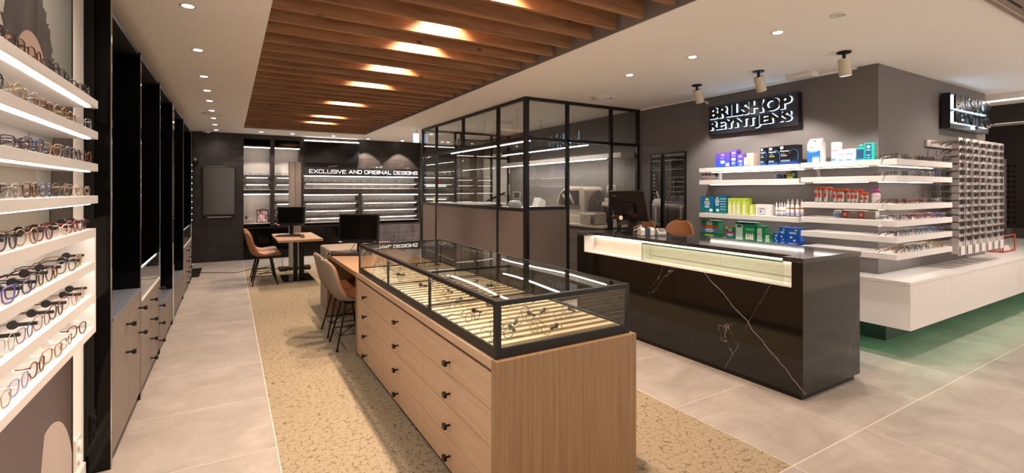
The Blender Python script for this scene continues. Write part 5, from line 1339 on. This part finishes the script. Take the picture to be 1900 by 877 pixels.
# ------------------------------------------------------------ packaged goods: front face looks towards -x
XF = 5.055
def carton(name, label, cat, y0, y1, z, hh, d, base, prints=(), group=None, side=None):
    """prints: (kind, u, v, w, h, colour/text ...) with u,v,w,h as fractions of the front face, u from the viewer's left"""
    t = thing(name, label, cat, (XF + d/2, (y0+y1)/2, z), 0, group)
    z += 0.0006
    ob('carton', BX(XF, XF + d, y0, y1, z, z + hh), base, t, bevel=0.0012)
    W = y1 - y0
    for i, p in enumerate(prints):
        kind, u, v, pw, phh = p[:5]
        yc = y1 - u * W; zc = z + v * hh; lay = 0.0004 * (i + 1)
        if kind == 'r': ob('printed_band', BX(XF - lay, XF - lay + 0.0003, yc - pw * W / 2, yc + pw * W / 2, zc - phh * hh / 2, zc + phh * hh / 2), P(p[5], 0.4), t)
        elif kind == 'e':
            ob('printed_oval', MB().prism([(XF - lay, yc + pw * W / 2 * math.cos(a * PI / 10), zc + phh * hh / 2 * math.sin(a * PI / 10)) for a in range(20)], (0.0003, 0, 0)), P(p[5], 0.4), t)
        elif kind == 'a': # arc
            pts = [(XF - lay, yc + pw * W / 2 * math.cos(math.radians(a)), zc + phh * hh / 2 * math.sin(math.radians(a))) for a in range(20, 220, 12)]
            ob('printed_arc', MB().tube(pts, 0.0018, 4), P(p[5], 0.4), t)
        elif kind == 't':
            ob('lettering', shift_text(MB(), p[6], (XF - lay, yc, zc), VX_, VZ_, phh * hh, pw * W, 0.0003, 0.02), P(p[5], 0.4), t)
        elif kind == 'b': # bottle print
            mb_ = MB(); a = pw * W / 2; b_ = phh * hh / 2
            mb_.prism([(XF - lay, yc + q * a, zc + r * b_) for q, r in ((-1, -1), (1, -1), (1, .35), (.35, .62), (.3, 1), (-.3, 1), (-.35, .62), (-1, .35))][::-1], (0.0003, 0, 0)); ob('printed_bottle', mb_, P(p[5], 0.4), t)
    if side: ob('printed_side', MB().box(XF + .01, XF + d - .01, y0 - 0.0006, y0 - 0.0002, z + hh * .25, z + hh * .85), P(side, 0.4), t)
    return t
g_purple = grad_mat('purple_blue_print', [(0.0, '#1f55c8'), (0.55, '#4a4ab4'), (1.0, '#7048a8')])
g_black = grad_mat('black_blue_print', [(0.0, '#1d4f9e'), (0.22, '#141a28'), (0.5, '#0d0d10')])
g_teal = grad_mat('teal_blue_print', [(0.0, '#0d6f66'), (0.6, '#0f5f86'), (1.0, '#10678f')])
g_blue = grad_mat('blue_print', [(0.0, '#123f9a'), (1.0, '#1f63c4')])
g_lime = grad_mat('lime_print', [(0.0, '#b5c24a'), (1.0, '#a9bd3c')])
A = LZ[0]
carton('solution_box', 'wide purple and blue box marked AO, first on the topmost product shelf', 'box', 3.517, 3.71, A, .177, .07, g_purple, [('t', .5, .84, .2, .12, '#e8e6ee', 'AO'), ('r', .5, .62, .26, .10, '#8f6fd0'), ('e', .5, .36, .34, .22, '#b9bfe6'), ('r', .84, .18, .25, .22, '#c9a7cf'), ('r', .5, .03, 1.0, .06, '#1b3fae')])
carton('solution_box', 'tall purple box marked AO between two smaller purple boxes', 'box', 3.433, 3.508, A, .20, .09, g_purple, [('t', .5, .82, .6, .13, '#e8e6ee', 'AO'), ('r', .5, .66, .5, .07, '#8f6fd0'), ('e', .5, .45, .8, .16, '#b9bfe6'), ('t', .5, .22, .5, .14, '#d6d3ea', 'SEPT')], side='#2d2f90')
carton('solution_box', 'short purple box marked AO in front of the pale cartons', 'box', 3.347, 3.425, A, .147, .06, g_purple, [('t', .5, .80, .5, .12, '#e8e6ee', 'AO'), ('e', .5, .42, .7, .16, '#a9b0e2'), ('t', .6, .16, .4, .12, '#d6d3ea', 'SEPT')])
carton('eye_drop_box', 'tiny pale pink carton on the topmost product shelf', 'box', 3.306, 3.34, A, .103, .04, P('#d4c1b7', .5), [('r', .5, .12, .7, .1, '#b04e86')])
carton('eye_drop_box', 'plain beige carton with a pale lid band beside the tiny pink one', 'box', 3.222, 3.304, A, .148, .06, P('#c8a596', .5), [('r', .5, .86, 1.0, .26, '#cfc1b6'), ('r', .3, .08, .3, .06, '#7a50a0'), ('r', .35, .5, .3, .02, '#8d6c5e')])
for lb, y0, y1, hh in (('slim black box with a blue arc, thinnest of the three black boxes', 3.085, 3.145, .198), ('medium black box with a blue arc, middle of the three black boxes', 2.95, 3.058, .20), ('wide black box with a blue arc, largest of the three black boxes', 2.745, 2.936, .205)):
    W = y1 - y0; k = 0.19 / W
    carton('solution_box', lb, 'box', y0, y1, A, hh, .10, g_black, [('r', .16 * min(k, 2), .88, .17 * min(k, 2), .13, '#dcdad6'), ('t', .32 * min(k, 1.5), .70, .5 * min(k, 1.5), .10, '#e6e4e0', 'Oxysept'), ('r', .22 * min(k, 1.6), .56, .24 * min(k, 1.6), .05, '#2f6ec0'), ('r', .28 * min(k, 1.5), .47, .34 * min(k, 1.5), .05, '#b59b3e'), ('r', .36, .2, .5, .09, '#7e8b98'), ('a', .82, .42, .5 * min(k, 1.6), .72, '#3d8fe0')], side='#23252c')
B = LZ[1]
for lb, y0, y1, c_ in (('tiny white box with a violet spot on the second product shelf', 3.868, 3.908, '#7a6fb0'), ('tiny white box with a pink spot on the second product shelf', 3.82, 3.862, '#c65a8a'), ('tiny white box with a yellow spot on the second product shelf', 3.767, 3.812, '#c9a53a')):
    carton('lens_case_box', lb, 'box', y0, y1, B, .093, .05, P('#d6d0cd', .45), [('r', .5, .76, .8, .24, '#2f3d52'), ('e', .45, .24, .7, .34, c_)])
carton('lens_case_box', 'wide small white box with a dark shield on the second product shelf', 'box', 3.655, 3.755, B, .09, .05, P('#d3d2cf', .45), [('r', .45, .80, .75, .22, '#39434b'), ('e', .6, .66, .4, .5, '#2c3640'), ('r', .45, .2, .7, .2, '#8fb9ae')])
carton('lens_box', 'tiny bluish box beside a dark flat box on the second product shelf', 'box', 2.965, 2.987, B, .052, .04, P('#7d86b8', .4), [('r', .5, .7, .7, .15, '#d8d8e6')])
carton('lens_box', 'small flat dark blue box with a pale arc on the second product shelf', 'box', 2.872, 2.952, B, .05, .05, P('#161c30', .4), [('a', .6, .5, .5, .8, '#6fa3dc'), ('r', .2, .5, .2, .3, '#34519a')])
carton('lens_box', 'small dark green and gold box at the end of the second product shelf', 'box', 2.772, 2.857, B, .084, .06, P('#1c2a20', .4), [('t', .35, .82, .5, .14, '#dcd8d0', 'Fusion'), ('r', .35, .5, .62, .2, '#a67b2c'), ('e', .85, .5, .3, .5, '#4f9a8e'), ('r', .4, .2, .7, .18, '#d3b93e'), ('r', .5, .05, 1.0, .1, '#2f8a3a')], side='#22382a')
Cz = LZ[2]
carton('solution_box', 'large teal blue box marked SOLO CARE, first on the third product shelf', 'box', 3.735, 3.921, Cz, .203, .07, g_teal, [('e', .5, .82, .26, .14, '#c9c23e'), ('t', .5, .66, .40, .10, '#e4e6e4', 'SOLO'), ('t', .5, .54, .40, .10, '#e4e6e4', 'CARE'), ('e', .5, .38, .4, .15, '#9fc2c6'), ('e', .8, .17, .26, .2, '#d2dde0'), ('r', .5, .015, .5, .03, '#8050a0')])
carton('solution_box', 'teal box marked SOLO CARE with rows of pale text', 'box', 3.56, 3.722, Cz, .212, .09, g_teal, [('e', .22, .86, .2, .1, '#c9c23e'), ('t', .22, .74, .36, .08, '#e4e6e4', 'SOLO'), ('t', .22, .64, .36, .08, '#e4e6e4', 'CARE'), ('e', .22, .5, .3, .14, '#9fc2c6'), ('e', .26, .18, .26, .16, '#d2dde0')] + [('r', .60 + .26 * q, .82 - .145 * r, .2, .06, '#8fc0c2') for q in range(2) for r in range(5)])
carton('solution_box', 'wide lime green box printed with three pale bottles', 'box', 3.374, 3.544, Cz, .185, .08, g_lime, [('b', .15, .42, .22, .76, '#d2d6b4'), ('b', .47, .42, .22, .76, '#d2d6b4'), ('b', .79, .42, .22, .76, '#d2d6b4')] + [('e', .1 + .3 * i, .86, .06, .08, '#3f8a5a') for i in range(3)])
carton('solution_box', 'narrow lime green box printed with one pale bottle', 'box', 3.285, 3.37, Cz, .186, .07, g_lime, [('b', .38, .42, .42, .76, '#d2d6b4'), ('e', .8, .84, .2, .09, '#3f7a9a')])
carton('solution_box', 'small lime green box beside the white printed carton', 'box', 3.207, 3.278, Cz, .117, .06, g_lime, [('r', .4, .5, .44, .75, '#d2d6b4')])
carton('solution_box', 'low white carton with a grey label and a small dark bird', 'box', 3.02, 3.20, Cz, .122, .07, P('#dbd3cf', .45), [('r', .38, .45, .6, .55, '#c3c0c4'), ('r', .42, .6, .3, .06, '#4c4a50'), ('e', .34, .36, .1, .14, '#2f2c33'), ('r', .4, .1, .5, .05, '#6d8a92')])
Dz = LZ[3]
carton('solution_box', 'large green box marked OPTI FREE with a red stripe', 'box', 3.678, 3.909, Dz, .207, .11, P('#14683f', .4), [('t', .5, .89, .34, .10, '#e4e4dc', 'OPTI'), ('t', .5, .775, .34, .10, '#e4e4dc', 'FREE'), ('r', .5, .62, 1.0, .13, '#b5322c'), ('t', .5, .62, .36, .09, '#d9c43c', 'Express'), ('r', .5, .42, 1.0, .24, '#4a7cb8'), ('e', .5, .42, .52, .24, '#c9c6d4'), ('r', .5, .13, .5, .09, '#8fa04c')], side='#3f8e66')
carton('solution_box', 'small green box marked OPTI FREE with a yellow corner', 'box', 3.457, 3.572, Dz, .146, .08, P('#14683f', .4), [('r', .12, .9, .24, .18, '#d8c33a'), ('t', .5, .84, .4, .12, '#e4e4dc', 'OPTI'), ('t', .5, .70, .4, .12, '#e4e4dc', 'FREE'), ('r', .5, .54, 1.0, .14, '#b5322c'), ('r', .5, .36, 1.0, .24, '#4a6cb0'), ('e', .5, .36, .6, .2, '#c9c6d4')], side='#3f8e66')
carton('solution_box', 'wide green box printed with four white bottles', 'box', 3.20, 3.446, Dz, .211, .09, P('#178049', .4), [('r', .6, .93, .7, .10, '#2a3f94'), ('r', .19, .44, .35, .84, '#b9d2c4'), ('r', .2, .77, .24, .14, '#2c5d50'), ('r', .72, .62, .4, .12, '#5bb083')] + [('b', .56 + .1 * i, .27, .085, .36, '#e0dcd6') for i in range(4)])
carton('solution_box', 'green box with a pale front panel beside the wide green box', 'box', 3.095, 3.186, Dz, .18, .08, P('#178049', .4), [('r', .36, .42, .6, .8, '#c2d2c6'), ('t', .38, .82, .4, .12, '#e4e4dc', 'CLEAR'), ('r', .3, .5, .3, .05, '#b26a6a'), ('r', .4, .2, .3, .12, '#7fb2c4')], side='#2f9a64')
carton('solution_box', 'smallest green box with a pale front panel near the blue boxes', 'box', 3.002, 3.09, Dz, .105, .07, P('#178049', .4), [('r', .3, .42, .5, .76, '#c2d2c6'), ('t', .4, .76, .4, .14, '#e4e4dc', 'CLEAR'), ('r', .4, .22, .3, .12, '#7fb2c4')], side='#2f9a64')
for lb, y0, y1, hh in (('smallest bright blue box of the three on the lowest product shelf', 2.938, 2.994, .124), ('tall slim bright blue box of the three on the lowest product shelf', 2.864, 2.934, .184), ('largest bright blue box with a carry loop on the lowest product shelf', 2.72, 2.86, .183)):
    t = carton('solution_box', lb, 'box', y0, y1, Dz, hh, .10, g_blue, [('e', .72, .86, .2, .12, '#c9c23e'), ('r', .5, .70, .5, .12, '#a9c6e4'), ('e', .38, .45, .22, .12, '#d6e2ee'), ('e', .62, .28, .2, .11, '#c4d6ea'), ('r', .5, .1, .6, .04, '#9fb8dc')], side='#3f74cc')
    if 'loop' in lb: ob('carry_loop', MB().tube([(XF + .05, 2.75, Dz + hh), (XF + .05, 2.77, Dz + hh + .02), (XF + .05, 2.81, Dz + hh + .02), (XF + .05, 2.83, Dz + hh)], 0.003, 6), P('#3a4f9a', .4), t)
# right-hand run on the corner shelves
A = RZ[0]
mk = thing('solution_carton', 'white and blue gabled carton with a hole, like a milk carton', 'carton', (5.10, 2.585, A))
y0, y1, hh, d = 2.522, 2.645, .19, .11
ob('carton', BX(XF, XF + d, y0, y1, A + .0006, A + hh), P('#dcd9d8', .45), mk)
ob('gable', MB().prism([(XF, y0, A + hh + .0002), (XF + d, y0, A + hh + .0002), (XF + d/2 + .004, y0, A + hh + .055), (XF + d/2 - .004, y0, A + hh + .055)], (0, y1 - y0, 0)), P('#dcd9d8', .45), mk)
ob('printed_panel', MB().prism([(XF - .0006, y1, A + .003), (XF - .0006, y0, A + .003), (XF - .0006, y0, A + .125), (XF - .0006, (y0+y1)/2, A + .105), (XF - .0006, y1, A + .128)], (.0004, 0, 0)), P('#1f5fae', .4), mk)
ob('printed_band', BX(XF - .001, XF - .0007, 2.57, 2.635, A + .10, A + .118), P('#4a8a96', .4), mk)
for i in range(3): ob('printed_bottle', MB().prism([(XF - .0011, 2.585 - .022 * i + q * .009, A + .035 + r * .03) for q, r in ((-1, -1), (1, -1), (1, .35), (.35, .62), (.3, 1), (-.3, 1), (-.35, .62), (-1, .35))][::-1], (.0003, 0, 0)), P('#cfe0ee', .4), mk)
ob('lettering', shift_text(MB(), 'ELYPAN', (XF - .0006, 2.605, A + .155), VX_, VZ_, .012, .045, .0004, .02), P('#4a3c44', .4), mk)
ob('carry_hole', MB().tr(Matrix.Identity(4)).lathe([(0.0, 0), (0.012, 0)], 14, sm=False).tr(Matrix.Translation((XF + d/2 - .03, 2.584, A + hh + .031)) @ Matrix.Rotation(-PI/2 + 0.75, 4, 'Y')), P('#4a3a34', .5), mk)
gw = grad_mat('white_blue_print', [(0.0, '#6f9ac8'), (0.35, '#b7c6dc'), (0.6, '#d9d6d6'), (1, '#dcd9d8')])
for lb, y0, y1, hh, w2 in (('tall white box fading to blue beside the gabled carton', 2.350, 2.42, .19, 0), ('small white and blue box in front of the tall white one', 2.29, 2.348, .115, 0), ('small white and dark blue box beside the teal bottle', 2.21, 2.286, .118, 1)):
    carton('solution_box', lb, 'box', y0, y1, A, hh, .06, gw, [('t', .35, .86, .4, .06, '#5a5360', 'eye see'), ('r', .4, .58, .8, .06, '#a86aa0' if not w2 else '#3f5f9a'), ('b', .62, .28, .3, .44, '#9fb6dc'), ('r', .3, .12, .5, .08, '#3f6fb6')], side='#c9c4c6')
def bottle(name, label, x, y, z, r, hh, cap_r, cap_h, body, cap, lab=None, group=None, neck=None, cat='bottle'):
    t = thing(name, label, cat, (x, y, z), 0, group)
    e = 0.0006
    ob('bottle_body', MB().lathe([(0, e), (r*.95, e), (r, .004), (r, hh*.84), (r*.75, hh*.95), (cap_r*.9, hh), (0, hh)], 16), body, t, local=True)
    ob('cap', MB().lathe([(cap_r, hh + .0002), (cap_r, hh + cap_h*.92), (cap_r*.9, hh + cap_h), (0, hh + cap_h)] if neck is None else [(cap_r, hh + .0002), (cap_r, hh + cap_h*.45), (cap_r*.45, hh + cap_h*.55), (cap_r*.35, hh + cap_h), (0, hh + cap_h)], 14), cap, t, local=True)
    for z0, z1, c_ in lab or (): ob('label_band', MB().lathe([(r + .0005, hh*z0), (r + .0007, hh*z1)], 16), P(c_, .4), t, local=True)
    return t
tq = thing('teal_bottle', 'turquoise bottle with a dark blue label next to the turquoise box', 'bottle', (XF + .03, 2.175, A))
tealm = P('#129a8c', .3)
ob('bottle_body', MB().box(-.025, .025, -.034, .034, .0006, .125), tealm, tq, local=True, bevel=.012); ob('cap', MB().lathe([(.018, .1255), (.018, .145), (.012, .15), (0, .15)], 14), P('#35b5a4', .3), tq, local=True); ob('label_panel', MB().box(-.0262, -.0254, -.027, .027, .02, .105), P('#173f66', .4), tq, local=True)
carton('solution_box', 'turquoise box with a dark blue label on the top corner shelf', 'box', 2.06, 2.138, A, .16, .06, P('#15a595', .35), [('r', .42, .5, .62, .86, '#174a72'), ('e', .42, .78, .4, .16, '#b9d6dc'), ('t', .42, .6, .4, .08, '#c9e0e4', 'PURE'), ('r', .42, .3, .4, .06, '#6fb6c4'), ('e', .42, .15, .4, .1, '#3f8fb6')])
# shelf c: eye drops
for i, y in enumerate((2.972, 2.945, 2.915, 2.892)):
    bottle('eye_drop_bottle', 'small white dropper bottle on the third product shelf, %s from the white carton' % ORD[i], XF + .02 + .012 * (i % 2), y, Cz, .0125, .105, .009, .045, WHITEM, WHITE, [(.08, .5, '#c3c2d2'), (.5, .62, '#b0793a'), (.02, .08, '#3c3436')], 'small white dropper bottles', 1)
for i, (y, dx) in enumerate(((2.853, 0), (2.828, .035), (2.806, 0), (2.778, .035), (2.755, 0), (2.727, .03))):
    bottle('dropper_bottle', 'larger white dropper bottle on the third product shelf, %s from the small ones' % ORD[i], XF + .025 + dx, y, Cz, .0175, .135, .011, .05, WHITEM, WHITE, [(.06, .6, '#c3c2d2'), (.6, .72, '#b0793a'), (.02, .06, '#3c3436')], 'larger white dropper bottles', 1)
RC = RZ[2]; orange = P('#cf4a1c', .35); silver = P('#c2bbb5', .22, .55)
k = 0
for grp_, (ys_, hh, r) in enumerate((((2.568, 2.535, 2.482), .125, .021), ((2.40, 2.36, 2.335), .105, .021), ((2.275, 2.243, 2.213), .10, .019), ((2.168, 2.132), .075, .019))):
    for j, y in enumerate(ys_):
        for b_ in range(2 if grp_ < 3 else 1):
            t = bottle('spray_can', 'silver spray can with an orange cap, %s from the shelf end, %s row' % (ORD[k], 'front' if b_ == 0 else 'rear'), XF + .03 + b_ * .06, y - b_ * .012, RC, r, hh, r * .95, .026, silver, orange, [(.06, .09, '#8d8681')], 'silver spray cans with orange caps', cat='spray can')
            if b_ == 0: ob('red_label', MB().box(-r - .0012, -r + .0045, -r * .52, r * .52, hh * .42, hh * .76), P('#a8342a', .4), t, local=True)
        k += 1
bottle('white_bottle', 'white bottle with a purple cap beside the orange capped cans', XF + .035, 2.06, RC, .034, .10, .032, .03, P('#dbd2cf', .4), P('#9a2f84', .35), [(.66, .72, '#b06a92')])
RDz = RZ[3]
ob_ = ob('paper_stack', MB().box(5.0, 5.22, 2.44, 2.64, RDz + .0005, RDz + .003).box(5.0, 5.21, 2.445, 2.635, RDz + .003, RDz + .006), P('#aaa29d', .5), loc=(5.1, 2.54, RDz)); tag(ob_, 'thin stack of grey papers on the fourth corner shelf', 'papers')
bottle('white_jar', 'white jar with a blue print on the fourth corner shelf', XF + .045, 2.38, RDz, .038, .065, .03, .006, P('#d2d3dc', .4), WHITE, [(.2, .6, '#6fa6dc')], cat='jar')
carton('display_box', 'long grey display box with two red square labels on the fourth corner shelf', 'box', 2.05, 2.333, RDz, .075, .08, P('#8d8681', .45), [('r', .12, .5, .17, .84, '#b02a34'), ('r', .12, .5, .1, .4, '#d6a9a6'), ('r', .60, .5, .17, .84, '#b02a34'), ('r', .60, .5, .1, .4, '#d6a9a6'), ('r', .36, .75, .18, .12, '#b5ada6'), ('r', .5, .97, 1.0, .06, '#d3c9b4')], side='#a39c96')

# ------------------------------------------------------------ eyeglasses on the corner shelves (facing the camera side)
pal = [['black', 'silver', 'tortoiseshell', 'grey', 'black', 'silver'], ['black', 'silver', 'blue', 'grey', 'silver', 'purple'], ['dark brown', 'honey', 'red', 'rose', 'black', 'silver'], ['silver', 'black', 'burgundy', 'red', 'rose', 'purple'], ['tortoiseshell', 'blue', 'grey', 'burgundy', 'teal', 'purple'], ['honey', 'tortoiseshell', 'black', 'dark brown', 'silver', 'gold']]
for r, z_ in enumerate(RZ):
    for k in range(14):
        x = 5.06 + k * 0.078; c_ = pal[r][(k * 6 // 14 + (k % 2)) % 6]; s_ = ms[(k + r) % 4]
        mini(s_, 0.0026, c_, LENS, (x, 1.895 + random.uniform(-.006, .012), z_ + .0008), 0.62 + random.uniform(-.12, .12), '%s eyeglasses, %s from the column corner on the %s corner shelf' % (c_, ORD[k], ORD[r]), 'eyeglasses on the white corner shelves')

# ------------------------------------------------------------ sunglasses rack
sr = thing('sunglasses_rack', 'large clear acrylic rack of seven uprights full of dark sunglasses', 'rack', (6.95, 2.0, 0.80))
RX = [6.38 + 0.196 * i for i in range(7)]
RFy = 1.845
for x in RX:
    ob('upright', BX(x - .052, x + .050, RFy, RFy + .005, 0.835, 2.03), ACRYL, sr)
    ob('side_fin', BX(x + .0925, x + .0965, RFy - .006, RFy + .10, 0.835, 2.03), P('#d9d0cc', 0.3, name='acrylic_edge'), sr)
    ob('top_arm', BX(x + .05, x + .06, RFy + .0055, 2.097, 1.99, 2.015), ACRYL, sr)
ob('back_rail', BX(6.33, 7.72, 2.098, 2.118, 1.96, 2.03), ACRYL, sr); ob('back_rail', BX(6.33, 7.72, 2.098, 2.118, 0.88, 0.94), ACRYL, sr)
rods = MB()
for x in RX:
    for k in range(15): rods.box(x + .052, x + .056, RFy + .007, 2.10, 0.96 + .0745 * k, 0.963 + .0745 * k)
o = ob('rods', rods, ACRYL, sr)
o['kind'] = 'stuff'
for i, x in enumerate(RX):
    ob('foot_card', BX(x - .03, x + .07, RFy - .012, RFy - .007, 0.84, 0.93), P('#cfc8c6', .3), sr)
    for k in range(14):
        c_ = ['black', 'dark brown', 'black', 'dark brown', 'black', 'grey'][(i * 5 + k * 3) % 6]
        mini(['square', 'panto', 'round', 'cat-eye'][(i + k * 3) % 4], 0.003, c_, DLENS, (x - .002, RFy - .018, 1.945 - .0745 * k), random.uniform(-.05, .05) + 0.05, '%s sunglasses, %s row down, on the %s acrylic upright from the corner shelves' % (c_, ORD[k], ORD[i]), 'sunglasses on the acrylic rack', 'sunglasses', 'sunglasses', 0.0, 1.14)
# dim sunglasses stand in the dark shop
fs_ = thing('sunglasses_stand', 'dim white post of sunglasses in the dark shop beyond the column', 'rack', (11.9, 2.9, 0.8))
ob('post', BX(11.88, 11.93, 2.83, 2.88, 0.82, 2.05), P('#8d8580', .4), fs_)
ob('foot', MB().cyl((11.9, 2.86, 0.0), (11.9, 2.86, 0.82), 0.12, 16), P('#4a423e', .5), fs_)
for k in range(12):
    for side in (-1, 1): mini('square', 0.003, 'dark brown', DLENS, (11.87, 2.855 + side * .10, 0.9 + .09 * k), -PI/2, 'dim sunglasses on the far post, %s row up, %s side of it' % (ORD[k], 'near' if side < 0 else 'far'), 'dim sunglasses on the far post', 'sunglasses', 'sunglasses')
